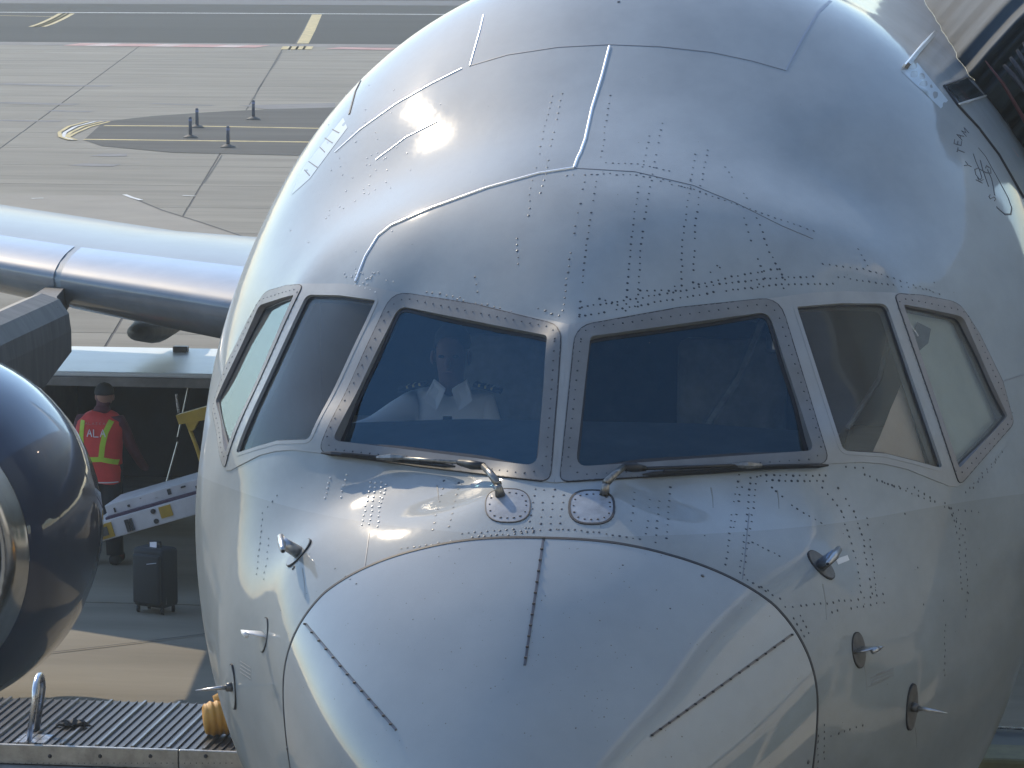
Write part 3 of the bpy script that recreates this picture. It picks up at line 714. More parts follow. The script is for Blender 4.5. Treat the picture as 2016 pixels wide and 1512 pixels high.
# --- cockpit interior
COCK = mat('cockpit_dark', (0.06, 0.075, 0.085), 0.8, var=.3, vscale=5)
PANEL = mat('cockpit_panel', (0.16, 0.18, 0.18), 0.6, var=.4, vscale=14)
TAN = mat('cockpit_tan_lining', (0.60, 0.50, 0.40), 0.8, var=.15, vscale=4)
b = MB(); b.box((0, 4.4, 4.7), (3.0, .05, 1.7)); b.build('cockpit_bulkhead', COCK, AC)
b = MB(); b.box((0, 3.3, 3.95), (2.0, 2.2, .04)); b.build('cockpit_floor', COCK, AC)
b = MB(); b.loft([[Vector((x, y, z)) for x, y, z in ((-1.05,2.22,4.50),(-.5,1.92,4.52),(0,1.72,4.52),(.5,1.92,4.52),(1.05,2.22,4.50))],
                  [Vector((x, y, z)) for x, y, z in ((-1.1,2.55,4.56),(-.5,2.42,4.61),(0,2.35,4.62),(.5,2.42,4.61),(1.1,2.55,4.56))],
                  [Vector((x, y, z)) for x, y, z in ((-1.1,2.6,4.2),(-.5,2.47,4.2),(0,2.40,4.2),(.5,2.47,4.2),(1.1,2.6,4.2))]], cap=False, closed=False)
b.build('glare_shield', COCK, AC)
b = MB(); b.box((0, 3.2, 5.28), (.7, .9, .05), bev=.02); b.build('overhead_panel', PANEL, AC)
for sx in (-1, 1):
    b = MB(); b.box((sx*.55, 3.62, 4.45), (.5, .12, .75), Matrix.Rotation(-.12, 3, 'X'), bev=.05); o = b.build('pilot_seat', mat('seat_cover', (.20,.21,.20), .9, var=.3, vscale=9), AC, True)
    b = MB(); b.box((sx*.55, 3.72, 5.0), (.28, .09, .22), bev=.04); b.build('headrest', PANEL, o, True)
    b = MB(); b.box((sx*.55, 3.5, 4.05), (.5, .55, .14), bev=.04); b.build('seat_cushion', PANEL, o, True)
    b = MB(); b.box((sx*1.2, 3.3, 4.15), (.25, 1.2, .5), bev=.03); b.build('side_console', TAN, AC)
for pts_ in ([(-.02,2.4,4.6),(-.02,2.55,5.1)], [(.35,2.9,4.3),(.62,3.1,4.72),(.75,3.2,5.05)]):
    b = MB(); b.tube(pts_, .02, 6); b.build('cockpit_post', PANEL, AC)
b = MB(); b.box((0, 3.1, 4.25), (.34, 1.1, .35), bev=.03); b.build('centre_pedestal', PANEL, AC)
b = MB(); b.tube([(1.12, 2.75, 4.55), (1.25, 2.9, 4.75), (1.3, 3.0, 4.98)], .012, 6); b.build('grab_handle', PANEL, AC)
plate('side_sunshade', offs(clean(g3), 3), [], -.055, mat('sage_sunshade', (.62,.68,.60), .8, var=.12, vscale=3), AC, sides=(0,), sp=24)  # pale shade also stands in for the bridge's reflection in this pane
plate('tan_reflection_panel', [(1850,918),(1735,890),(1752,850),(1775,790),(1798,742),(1812,780)], [], -.07, TAN, AC, sides=(0,), sp=20)  # added tan panel imitates the terminal's reflection in the middle pane
b = MB(); b.tube([SN(1790,610)[0] - SN(1790,610)[1]*.04, SN(1822,655)[0] - SN(1822,655)[1]*.04], .006, 6); b.build('sunshade_arm', METAL, AC)
plate('sunshade_bracket', [(1822,625),(1850,640),(1845,668),(1820,690),(1812,660)], [], -.045, PANEL, AC, sides=(0,), sp=14)
b = MB(); b.box((.78, 2.9, 4.9), (.05, .05, .09), bev=.02); b.build('speaker_lamp', PROBE, AC)

# ------------------------------------------------------------------ wing, engine, tail
def airfoil(le, te, thick, n=14, camber=.012):
    le = Vector(le); te = Vector(te); ch = te - le; c = ch.length; pts = []
    xs = [0.5 * (1 - math.cos(PI * i / n)) for i in range(n + 1)]
    th = lambda x: 5 * thick * (.2969*math.sqrt(x) - .1260*x - .3516*x*x + .2843*x**3 - .1015*x**4)
    upr = [le + ch * x + Vector((0, 0, th(x) * .52 + camber * c * math.sin(PI * x))) for x in xs]
    lwr = [le + ch * x - Vector((0, 0, th(x) * 1.08 - camber * c * math.sin(PI * x))) for x in xs]
    return upr + lwr[::-1][1:-1]
def wing(name, secs_, ma_, mirx=False):
    b = MB(); rr = []
    for le, te, t in secs_:
        if mirx: le = (-le[0], *le[1:]); te = (-te[0], *te[1:])
        rr.append(airfoil(le, te, t))
    b.loft(rr); return b.build(name, ma_, AC, True)
WS = [((-1.0, 18.3, 2.66), (-1.0, 27.2, 2.60), 1.35), ((-3.6, 19.9, 2.72), (-3.6, 27.0, 2.70), 1.16), ((-7.2, 22.0, 2.94), (-7.2, 27.0, 2.93), .84), ((-12, 24.8, 3.3), (-12, 28.4, 3.4), .5), ((-19, 29.0, 4.0), (-19, 30.4, 4.1), .25)]
wg = wing('wing', WS, WINGM); wing('wing', WS, WINGM, True)
# slats: leading edge shells slightly proud of the wing
def slat(x0, x1, secs_, gap=0.0):
    rr = []
    for x in np.linspace(x0, x1, 6):
        for (a, b_) in zip(secs_[:-1], secs_[1:]):
            if a[0][0] >= x >= b_[0][0]:
                t = (x - a[0][0]) / (b_[0][0] - a[0][0])
                le = Vector(a[0]).lerp(Vector(b_[0]), t); te = Vector(a[1]).lerp(Vector(b_[1]), t); th = a[2] * (1 - t) + b_[2] * t
                P = airfoil(le, te, th, n=26); N = len(P); k = 7
                lower = P[-k + 2:]; ring = lower + P[:k + 1]
                cc = le.lerp(te, .09); out = [q_ + (q_ - cc).normalized() * .010 for q_ in ring]
                rr.append(out); break
    b = MB(); b.loft(rr, cap=False, closed=False); return b.build('slat', SLATM, wg, True)
slat(-1.95, -7.40, WS); slat(-7.48, -12, WS)
b = MB(); c_ = aty(298, 648, 25.5)
b.loft([[c_ + Vector((math.cos(2*PI*k/16) * r_ * .62, dy * .6, math.sin(2*PI*k/16) * r_ * .42 + dz * .5)) for k in range(16)] for dy, r_, dz in ((-1.3, .02, .12), (-.9, .22, .06), (0, .36, 0), (1.5, .33, 0), (2.8, .1, .15))])
b.build('flap_fairing', PYLM, wg, True)
STB = [((-1.2, 41.2, 5.0), (-1.2, 45.6, 4.95), .4), ((-7.6, 45.2, 5.02), (-7.6, 47.2, 5.0), .18)]
for mi in (False, True): wing('tailplane', STB, mat('tailplane_paint', (.08, .10, .14), .35, coat=.3), mi)
b = MB(); b.loft([[Vector((s_ * t_, y_, z_)) for (y_, s_, z_) in ((yl, 0, z), (yl + .8, 1, z), (yt - .8, 1, z), (yt, 0, z), (yt - .8, -1, z), (yl + .8, -1, z))] for z, yl, yt, t_ in ((5.9, 37.5, 45.5, .3), (13.6, 44.6, 48.2, .12))])
b.build('tail_fin', NAVY, AC)
# engine (both sides)
def engine(sx):
    ex, ez = sx * 7.00, 1.62
    def lathe(prof, n=72):
        prof = [(y + .85, r * 1.09) for y, r in prof]
        return [[Vector((ex + math.cos(2*PI*k/n) * r_, y, ez + math.sin(2*PI*k/n) * r_)) for k in range(n)] for y, r_ in prof]
    b = MB(); b.loft(lathe([(13.95,1.12),(14.05,1.195),(14.3,1.285),(14.7,1.345),(15.1,1.365),(15.5,1.31),(15.9,1.20),(16.3,1.05),(16.7,.88),(17.1,.68)]), cap=False); e = b.build('engine_nacelle', NAVY, AC, True)
    b = MB(); b.loft(lathe([(13.945,1.117),(13.87,1.06),(13.83,1.0),(13.835,.95),(13.89,.91),(14.1,.885),(14.6,.88)]), cap=False); b.build('inlet_lip', LIPM, e, True)
    b = MB(); b.loft(lathe([(14.6,.88),(15.0,.88)]), cap=False); b.build('inlet_duct', PYLM, e, True)
    b = MB(); b.loft(lathe([(14.95,.88),(14.95,.3)]), cap=False); b.build('fan_backplate', DARK, e)
    b = MB(); b.loft(lathe([(14.5,.01),(14.6,.1),(14.8,.22),(14.95,.3)], 32), cap=False); b.build('spinner', PROBED, e, True)
    for k in range(24):
        a = 2*PI*k/24; u = Vector((math.cos(a), 0, math.sin(a))); s_ = Vector((-math.sin(a), 0, math.cos(a))); c_ = Vector((ex, 15.70, ez))
        mesh_obj('fan_blade', [c_ + u*.25 - s_*.03, c_ + u*.90 - s_*.12 + Vector((0,-.06,0)), c_ + u*.90 + s_*.10 + Vector((0,.06,0)), c_ + u*.25 + s_*.03 + Vector((0,.05,0))], [(0,1,2,3)], PROBED, e)
    b = MB(); b.loft(lathe([(17.0,.62),(17.5,.42)]), cap=True); b.build('core_cowl', PYLM, e, True)
    b = MB(); pr = [(16.0,2.3),(16.6,2.95),(17.6,3.08),(19.9,3.08),(19.9,2.55),(17.6,2.1),(16.4,1.7)]
    b.loft([[Vector((ex + dx, y, z - dz_ * (1 if z > 2.9 else 0))) for y, z in pr] for dx, dz_ in ((-.27, .34), (-.25, .18), (-.16, .05), (0, 0), (.16, .05), (.25, .18), (.27, .34))])
    b.loft([[Vector((ex + sx * o_ + dx, y, z)) for dx, z in ((-h_, 2.62), (h_, 2.62), (h_, zt2), (-h_, zt2))] for y, o_, h_, zt2 in ((19.7, .02, .22, 2.98), (21.2, .32, .12, 2.9), (22.7, .55, .08, 2.86))])
    pyl = b.build('engine_pylon', PYLM, e)
engine(-1); engine(1)
# landing gear (nose and main), below the body
TYRE = mat('tyre_rubber', (0.02, 0.02, 0.02), 0.8)
def wheel(c, r, w_, par):
    b = MB(); c = Vector(c)
    b.loft([[c + Vector((dx, math.cos(2*PI*k/28) * rr, math.sin(2*PI*k/28) * rr)) for k in range(28)] for dx, rr in ((-w_/2, r*.75), (-w_/2, r*.92), (-w_*.35, r), (w_*.35, r), (w_/2, r*.92), (w_/2, r*.75))])
    o = b.build('wheel', TYRE, par, True); b = MB(); b.tube([c - Vector((w_/2+.01,0,0)), c + Vector((w_/2+.01,0,0))], r*.5, 16); b.build('wheel_hub', PROBE, o); return o
b = MB(); b.tube([(0, 5.6, 2.4), (0, 5.4, .4)], .09, 12); ng = b.build('nose_gear', PROBE, AC, True)
for sx in (-.25, .25): wheel((sx, 5.4, .39), .39, .2, ng)
for sx in (-3.66, 3.66):
    b = MB(); b.tube([(sx * .95, 23.4, 3.0), (sx, 23.7, .6)], .14, 12); mg = b.build('main_gear', PROBE, AC, True)
    for dx in (-.45, .45):
        for dy in (-.57, .57): wheel((sx + dx, 23.7 + dy, .5), .5, .36, mg)

# ------------------------------------------------------------------ ground
b = MB(); b.add([(-3000, -400, -.02), (3000, -400, -.02), (3000, 5000, -.02), (-3000, 5000, -.02)], [(0, 1, 2, 3)])
gr = b.build('ground', CONC); gr['kind'] = 'structure'
b = MB(); b.add([(-45, -14, -.012), (30, -14, -.012), (30, 128.5, -.012), (-60, 128.5, -.012)], [(0, 1, 2, 3)])
apron = b.build('apron', JOINT); apron['kind'] = 'structure'
SK = math.tan(math.radians(9.5)); XK = [-4.68 + 5.5 * k for k in range(-5, 3)]; YK = [41.3 + 5.06 * k for k in range(-9, 18)]
slab_mesh = {}
gapx, gapy = .022, .022
def slab_me(w_, l_):
    key = (round(w_, 2), round(l_, 2))
    if key not in slab_mesh:
        b = MB(); sh = SK * l_
        p = [(gapx, gapy), (w_ - gapx, gapy), (w_ - gapx - sh, l_ - gapy), (gapx - sh, l_ - gapy)]
        b.add([(x, y, .0) for x, y in p] + [(x, y, -.05) for x, y in p], [(0, 1, 2, 3), (0, 4, 5, 1), (1, 5, 6, 2), (2, 6, 7, 3), (3, 7, 4, 0)])
        me = bpy.data.meshes.new('concrete_slab'); me.from_pydata([tuple(v) for v in b.v], [], b.f); me.materials.append(CONC); slab_mesh[key] = me
    return slab_mesh[key]
for j in range(len(YK) - 1):
    for i in range(len(XK) - 1):
        x0 = XK[i] - SK * YK[j]
        me = slab_me(5.5, 5.06); o = bpy.data.objects.new('concrete_slab', me); COL.objects.link(o); o.location = (x0, YK[j], .0); o.parent = apron
def sheet(name, pxs, ma_, z=.008, label=None, par=None):
    v = [atz(*p, 0) for p in pxs]; v = [Vector((a.x, a.y, z)) for a in v]
    o = MB().add(v, [tuple(range(len(v)))]).build(name, ma_, par)
    if par is None: o['kind'] = 'structure'
    return o
def lineg(name, pxs, w_, ma_, z=.012, par=None):
    P = [atz(*p, 0) for p in pxs]; b = MB(); rr = []
    for i, p in enumerate(P):
        t = (P[min(i+1, len(P)-1)] - P[max(i-1, 0)]).normalized(); s_ = Vector((-t.y, t.x, 0)) * w_ / 2
        rr.append([Vector((p.x + s_.x, p.y + s_.y, z)), Vector((p.x - s_.x, p.y - s_.y, z))])
    b.loft(rr, cap=False, closed=False); o = b.build(name, ma_, par)
    if par is None: o['kind'] = 'structure'
    return o
def strip(name, y0, y1, ma_, z, x0=-400, x1=300):
    o = MB().add([(x0, y0, z), (x1, y0, z), (x1, y1, z), (x0, y1, z)], [(0, 1, 2, 3)]).build(name, ma_); o['kind'] = 'structure'; return o
strip('taxiway', 129.0, 900, ASPH, .004)
strip('far_grass', 174, 185, GRASSY, .010); strip('far_grass', 260, 420, GRASSY, .010)
strip('taxiway_edge', 167, 173, mat('asphalt_dark', (.045,.048,.055), .8), .008)
strip('taxiway_shoulder', 126.6, 129.0, mat('shoulder', (.16,.145,.13), .85, var=.3, vscale=.5), .006)
lineg('taxiway_line', [(-300,22),(0,24.5),(450,26.5),(900,29)], .5, WHT)
lineg('taxiway_line', [(-200,28),(0,31),(105,33)], .25, YELL)
lineg('taxiway_line', [(624,29),(610,60),(596,86)], .45, YELL)
lineg('taxiway_line', [(620,29),(604,60),(589,86)], .3, mat('asph_black', (.03,.03,.03), .8), z=.010)
for k in range(3): lineg('taxiway_line', [(140 - 9*k,27),(122-9*k,37),(100-9*k,47),(82-9*k,53)], .35, YELL)
for k in range(9):
    a = 140 + k * 42; lineg('apron_edge_marking', [(a, 88 + k*.45), (a + 42, 88.5 + k*.45)], 1.9, REDM if k % 3 != 1 else PINKW, z=.014)
lineg('apron_edge_marking', [(655,95),(780,97.5)], 1.4, REDM, z=.014)
for k in range(4): lineg('stop_bar', [(566 + k*14, 92), (562 + k*14, 98)], .35, YELL, z=.016)
# rubbed asphalt patch with lead-in lines
sheet('asphalt_patch', [(205,240),(300,229),(420,221),(520,216),(660,212),(660,222),(640,308),(520,305),(340,301),(200,288),(165,276)], ASPH2, .010)
sheet('asphalt_patch', [(470,208),(660,203),(660,219),(520,215)], STAIN, .009)
lineg('leadin_line', [(205,248.5),(400,249.5),(640,254)], .28, YELL, z=.016); lineg('leadin_line', [(165,275.5),(300,277),(470,279),(620,281)], .30, YELL, z=.016)
for k in range(4): lineg('leadin_line', [(215 - k*14, 240.5), (178 - k*14, 250), (150 - k*11, 262), (134 - k*5, 271), (150 - k*4, 277)], .10, YELL if k != 2 else WHT, z=.018 + .002 * k)
for a, b_, w_ in (((0,165),(215,170),.8),((0,202),(150,206),.7),((190,305),(250,305.5),.8),((150,324),(230,326),.7),((95,218),(180,220),.5),((0,237),(120,239),.5),((300,204),(420,208),.35),((260,245),(190,238),.4)):
    lineg('rubber_stain', [a, ((a[0]+b_[0])/2, (a[1]+b_[1])/2 + .5), b_], w_, STAIN, z=.007)
lineg('crack_seal', [(555,102),(548,115),(540,128),(528,144),(518,160),(508,175),(500,196)], .028, JOINT, z=.012)
lineg('crack_seal', [(437,306),(425,325),(412,345),(401,361)], .025, JOINT, z=.012)
lineg('crack_seal', [(250,386),(320,415),(400,440),(500,474)], .05, JOINT, z=.012)
lineg('paint_mark', [(245,384),(260,390),(278,395)], .10, WHT, z=.014); lineg('paint_mark', [(360,386),(385,387)], .10, WHT, z=.014); lineg('paint_mark', [(62,392),(85,391)], .10, WHT, z=.014)
sheet('asphalt_patch', [(-60,383),(245,386),(320,414),(500,474),(520,490),(-60,520)], mat('older_concrete', (.235,.21,.165), .85, var=.15, vscale=.6, bump=.2, bscale=50, detail=9), .006)
lineg('crack_seal', [(90,1288),(200,1275),(300,1263),(420,1248)], .022, JOINT, z=.012)

# edge markers
MK = mat('marker_blue_black', (0.015, 0.02, 0.05), .5); MKB = mat('marker_base', (.03,.03,.03), .7)
labs = ['slim dark marker post standing nearest the viewer on the asphalt patch', 'dark marker post left of the others on the upper lead-in line', 'dark marker post just behind and right of the leftmost post', 'dark marker post farthest to the right and back on the apron']
for (x, y0, y1), lb in zip(((449,291,248),(375,272,230),(388,252,213),(499,236,197)), labs):
    P = atz(x, y0, 0); H = (y0 - y1) / (F_PX / (P - CAM_P).dot(fw)) * 1.0
    t = thing('marker_post', lb, 'marker post', (P.x, P.y, 0), 'marker posts on the apron')
    b = MB(); b.tube([(P.x, P.y, .05), (P.x, P.y, H * .97), (P.x, P.y, H)], [.045, .04, .03], 10); o = b.build('post', MK, t, True)
    b = MB(); b.tube([(P.x, P.y, H*.8), (P.x, P.y, H*.9)], [.047,.047], 10); b.build('reflector_band', mat('band', (.1,.13,.25), .3), o)
    b = MB(); b.tube([(P.x, P.y, .01), (P.x, P.y, .04), (P.x, P.y, .09)], [.20, .17, .06], 14); b.build('base', MKB, t, True)

# ------------------------------------------------------------------ people
def skinbody(name, joints, edges, ma_, parent, sub=2):
    me = bpy.data.meshes.new(name); me.from_pydata([j[0] for j in joints], edges, []); me.materials.append(ma_)
    o = bpy.data.objects.new(name, me); COL.objects.link(o)
    md = o.modifiers.new('skin', 'SKIN'); md.use_smooth_shade = True
    sv = me.skin_vertices[0].data
    for i, j in enumerate(joints):
        r_ = j[1]; sv[i].radius = (r_, r_) if not hasattr(r_, '__len__') else r_
    sv[0].use_root = True
    sb = o.modifiers.new('sub', 'SUBSURF'); sb.levels = sub; sb.render_levels = sub
    if parent is not None: o.parent = parent; o.matrix_parent_inverse = parent.matrix_basis.inverted()
    return o
TROU = mat('dark_trousers', (0.012, 0.016, 0.025), .85); JACK = mat('maroon_jacket', (0.085, 0.02, 0.035), .8, var=.3, vscale=8)
SKN = mat('skin', (0.28, 0.15, 0.11), .6); CAPM = mat('dark_cap', (0.012, 0.014, 0.016), .85)
VEST = mat('red_vest', (0.62, 0.045, 0.04), .7, var=.18, vscale=6, bump=.3, bscale=7, bdist=.02); LIME = mat('lime_stripe', (0.42, 0.60, 0.04), .5, var=.1, vscale=10); WLET = mat('vest_letter', (.7,.66,.68), .6)
wx, wy = -7.25, 23.0
wk = thing('person', 'worker in red vest with lime stripes and dark cap standing at belt loader', 'person', (wx, wy, 0))
def W_(x, y, z): return (wx + x, wy + y, z)
J = [(W_(0,0,.98), (.15,.12)), (W_(0,0,1.16), (.155,.115)), (W_(0,.0,1.36), (.19,.12)), (W_(0,.0,1.49), (.13,.09)), (W_(.02,.03,1.57), .058), (W_(.03,.06,1.64), .085), (W_(.035,.07,1.73), .098), (W_(.035,.06,1.80), .06),
     (W_(-.20,0,1.45), .078), (W_(-.26,.05,1.18), .058), (W_(-.22,.27,1.05), .045), (W_(-.2,.36,1.05), .035),
     (W_(.21,0,1.45), .078), (W_(.30,.06,1.19), .060), (W_(.38,.20,.98), .048), (W_(.40,.30,.93), .036),
     (W_(-.10,0,.88), .10), (W_(-.11,.03,.50), .075), (W_(-.12,0,.12), .055), (W_(-.12,.16,.05), .045),
     (W_(.10,0,.88), .10), (W_(.12,.03,.50), .075), (W_(.15,-.02,.12), .055), (W_(.17,.13,.05), .045)]
E_ = [(0,1),(1,2),(2,3),(3,4),(4,5),(5,6),(6,7),(2,8),(8,9),(9,10),(10,11),(2,12),(12,13),(13,14),(14,15),(0,16),(16,17),(17,18),(18,19),(0,20),(20,21),(21,22),(22,23)]
skinbody('body', J, E_, JACK, wk)
# trousers, head skin, cap
def limb(name, pts, rs, ma_, par, n=14, sx=1.0):
    b = MB(); b.tube(pts, rs, n); return b.build(name, ma_, par, True)
for s_ in (-1, 1):
    limb('trouser_leg', [W_(s_*.10,0,1.02), W_(s_*.10,0,.88), W_(s_*.115,.03,.50), W_(s_*.135,0,.10)], [.13,.125,.09,.085], TROU, wk)
    b = MB(); b.box(W_(s_*.14, .06, .055), (.11, .30, .10), bev=.035); b.build('boot', CAPM, wk, True)
def ellips(c, r, n=20, m_=12, z0=-1, z1=1):
    b = []
    for i in range(m_ + 1):
        t = z0 + (z1 - z0) * i / m_; t = max(-.999, min(.999, t)); rr = math.sqrt(1 - t * t)
        b.append([Vector(c) + Vector((math.cos(2*PI*k/n) * r[0] * rr, math.sin(2*PI*k/n) * r[1] * rr, t * r[2])) for k in range(n)])
    return b
MB().loft(ellips(W_(.035,.07,1.69), (.083,.10,.115))).build('head', SKN, wk, True)
MB().loft(ellips(W_(.033,.065,1.725), (.097,.112,.105), z0=-.15)).build('cap', CAPM, wk, True)
for s_ in (-1, 1): MB().loft(ellips(W_(.035 + s_*.085,.07,1.68), (.014,.03,.035))).build('ear', SKN, wk, True)
MB().loft(ellips(W_(.02,.02,1.56), (.085,.085,.055))).build('jacket_collar', JACK, wk, True)
vr = []
for z, rx, ry, yo in ((.84,.215,.155,.0),(.95,.222,.160,0),(1.10,.215,.155,0),(1.25,.228,.155,0),(1.38,.245,.150,0),(1.46,.230,.135,.0),(1.52,.165,.11,.01),(1.545,.105,.085,.02)):
    vr.append([Vector(W_(math.copysign(abs(math.cos(a))**.8, math.cos(a)) * rx, math.copysign(abs(math.sin(a))**.8, math.sin(a)) * ry + yo, z + .012*math.sin(3*a+z*9))) for a in [2*PI*k/40 for k in range(40)]])
vb = MB().loft(vr, cap=False); vest = vb.build('vest', VEST, wk, True)
VB = BVHTree.FromPolygons(vb.v, vb.f)
def vp(x, z, off=.006):
    h = VB.ray_cast(Vector((wx + x, wy - 1, z)), Vector((0, 1, 0)))
    return (h[0] + Vector((0, -off, 0))) if h[0] else None
def vstripe(name, pts, w_, ma_, off=.006, par=vest):
    rr = []; pp = dens(pts, .02, closed=False)
    for i, p in enumerate(pp):
        a = Vector(pp[max(i-1,0)]); c = Vector(pp[min(i+1,len(pp)-1)]); t = (c - a).normalized(); s_ = Vector((-t.y, t.x)) * w_ / 2
        A = vp(p[0]+s_.x, p[1]+s_.y, off); B = vp(p[0]-s_.x, p[1]-s_.y, off)
        if A and B: rr.append([A, (A+B)/2 + Vector((0,-.002,0)), B])
    if len(rr) > 1: MB().loft(rr, cap=False, closed=False).build(name, ma_, par)
vstripe('reflective_stripe', [(-.20,1.075),(.05,1.085),(.205,1.05)], .05, LIME)
vstripe('reflective_stripe', [(-.145,1.47),(-.16,1.3),(-.15,1.10)], .048, LIME)
vstripe('reflective_stripe', [(.145,1.47),(.09,1.35),(.06,1.22),(.045,1.10)], .055, LIME)
vstripe('vest_hem', [(-.2,.850),(.2,.852)], .012, WLET)
x = -.095
for ch in 'ALA':
    for st in LET[ch]: vstripe('letter', [(x + u*.05, 1.385 - v*.075) for u, v in st], .010, WLET, .009)
    x += .068
x = -.115
for ch in 'ALASKA':
    for st in LET[ch]: vstripe('letter', [(x + u*.022, 1.455 - v*.025) for u, v in st], .004, mat('faint_letter', (.5,.25,.25), .6) if 'faint_letter' not in bpy.data.materials else bpy.data.materials['faint_letter'], .009)
    x += .036

# pilot in the starboard windshield
PSK = mat('pilot_skin', (0.17, 0.095, 0.07), .6); SHIRT = mat('white_shirt', (0.75, 0.77, 0.78), .8); EPA = mat('epaulette', (.01,.012,.02), .7); GOLD = mat('epaulette_gold', (.5,.38,.12), .4)
pc = aty(888, 704, 3.15)   # head centre
pil = thing('person', 'pilot in white shirt with dark shoulder boards seated behind the windshield', 'person', (pc.x, pc.y, 4.1))
px_, py_, pz_ = pc
def V_(x, y, z): return (px_ + x, py_ + y, pz_ + z)
J = [(V_(0,.1,-.72), (.17,.13)), (V_(0,.08,-.50), (.18,.12)), (V_(0,.06,-.30), (.19,.11)), (V_(0,.04,-.17), (.09,.08)), (V_(-.17,.03,-.20), .072), (V_(-.32,-.14,-.30), .055), (V_(-.50,-.40,-.33), .042),
     (V_(.15,.06,-.22), .068), (V_(.20,-.02,-.44), .05), (V_(.25,-.28,-.6), .042)]
skinbody('shirt', J, [(0,1),(1,2),(2,3),(2,4),(4,5),(5,6),(2,7),(7,8),(8,9)], SHIRT, pil)
J = [(V_(0,.03,-.20), .055), (V_(0,.01,-.12), .058), (V_(0,-.005,-.05), (.068,.082)), (V_(0,0,.04), (.078,.095)), (V_(0,.01,.11), (.06,.075))]
hd = skinbody('head', J, [(0,1),(1,2),(2,3),(3,4)], PSK, pil)
MB().loft(ellips(V_(0,.035,.06), (.085,.095,.095), z0=-.2)).build('hair', mat('dark_hair', (.012,.01,.01), .8), pil, True)
for s_ in (-1, 1):
    MB().loft(ellips(V_(s_*.033,-.082,.015), (.013,.008,.008))).build('eye', EPA, pil, True)
    MB().loft(ellips(V_(s_*.082,.0,.0), (.012,.025,.034))).build('ear', PSK, pil, True)
    b = MB(); b.prism([V_(s_*.015,-.08,-.14), V_(s_*.075,-.03,-.105), V_(s_*.11,-.09,-.18), V_(s_*.05,-.115,-.225)], (0,0,0), (0,.015,.01)); b.build('collar', SHIRT, pil)
    b = MB(); b.box(V_(s_*.17,-.02,-.13), (.13,.075,.02), Matrix.Rotation(s_*.25, 3, 'Y'), bev=.006); e = b.build('epaulette', EPA, pil)
    for k in range(3):
        b = MB(); b.box(V_(s_*(.135 + k*.028),-.02,-.117 - k*.007), (.009,.078,.012), Matrix.Rotation(s_*.25, 3, 'Y')); b.build('epaulette_stripe', GOLD, e)
MB().loft(ellips(V_(0,-.10,-.015), (.014,.022,.026))).build('nose', PSK, pil, True)
MB().loft(ellips(V_(0,-.085,-.055), (.024,.008,.006))).build('mouth', mat('lips', (.14,.06,.05), .6), pil, True)
b = MB(); b.prism([V_(-.02,-.105,-.25), V_(.02,-.105,-.25), V_(.035,-.09,-.5), V_(-.035,-.09,-.5)], (0,-.01,0), (0,0,0)); b.build('tie', EPA, pil)

# ------------------------------------------------------------------ ramp equipment
WPAINT = mat('loader_white_paint', (.55,.55,.57), .45, var=.2, vscale=3, bump=.1, bscale=6); YPAINT = mat('loader_yellow_paint', (.42,.27,.03), .5, var=.25, vscale=5); BLACK = mat('black_rubber', (.015,.016,.018), .7)
GREYP = mat('cart_grey_paint', (.20,.195,.19), .55, var=.3, vscale=4)
# belt loader: boom rises to the right
Lp = aty(190, 1048, 21.6); Rp = aty(392, 990, 21.6)
bl = thing('belt_loader', 'white belt loader boom rising towards the aircraft hold beside the worker', 'belt loader', (Lp.x + 1.5, 21.6, 0))
ax = (Rp - Lp).normalized(); L_len = (Rp - Lp).length + 3.2; upv = Vector((0, 0, 1)); nv = Vector((0, 1, 0)); up2 = ax.cross(nv); up2 = up2 if up2.z > 0 else -up2
def bl_box(u0, u1, v0, v1, y0, y1, name, ma_, par, bev=0.0):
    R = Matrix((ax, nv, up2)).transposed(); c_ = Lp + ax * ((u0+u1)/2) + up2 * ((v0+v1)/2) + nv * ((y0+y1)/2)
    b = MB(); b.box(c_, (u1-u0, y1-y0, v1-v0), R, bev); return b.build(name, ma_, par)
boom = bl_box(-.05, L_len, -.10, .085, 0, .9, 'boom', WPAINT, bl, .008)
top_ = bl_box(.12, L_len, .105, .215, .12, .78, 'belt_bed', WPAINT, bl, .008)
bl_box(.12, L_len, .08, .11, .02, .88, 'edge_rail', mat('rail_red_blue', (.05,.03,.07), .5), boom)
bl_box(-.04, .17, -.085, .06, -.02, .0, 'rear_lamp_plate', YPAINT, boom, .004); bl_box(.0, .12, -.055, .03, -.03, -.02, 'rear_lamp', PROBED, boom)
bl_box(.30, .335, -.08, .04, -.02, .0, 'slot', DARK, boom); bl_box(.345, .375, -.08, .04, -.02, .0, 'slot', DARK, boom)
bl_box(.66, .78, -.045, .065, -.012, .0, 'sticker', YPAINT, boom)
for v_ in (-.055, .045):
    b = MB(); c_ = Lp + ax * .60 + up2 * v_ + nv * -.002; b.tube([c_ - nv * .012, c_], .024, 14); b.build('boom_hole', DARK, boom)
for k in range(9):
    u = .2 + k * .14; bl_box(u, u + random.uniform(.01,.05), .12 + random.random() * .07, .13 + random.random() * .07, .108, .118, 'paint_chip', DARK, top_)
cb_ = Lp + ax * 1.4
b = MB(); b.box((cb_.x + 1.1, 22.1, .42), (2.6, 1.1, .2), bev=.05); b.build('chassis', BLACK, bl)
for u in (1.35, 2.5):
    for yy in (21.75, 22.5): wheel_c = Vector((Lp.x + u + .35, yy, .22)); b = MB(); b.loft([[wheel_c + Vector((math.cos(2*PI*k/24)*.22, dy, math.sin(2*PI*k/24)*.22)) for k in range(24)] for dy in (-.09, .09)]); b.build('wheel', TYRE, bl, True)
P = aty(350, 820, 22.3); bar = thing('handrail_bracket', 'yellow steel handrail bracket projecting from behind the fuselage', 'handrail', (P.x, P.y, 0))
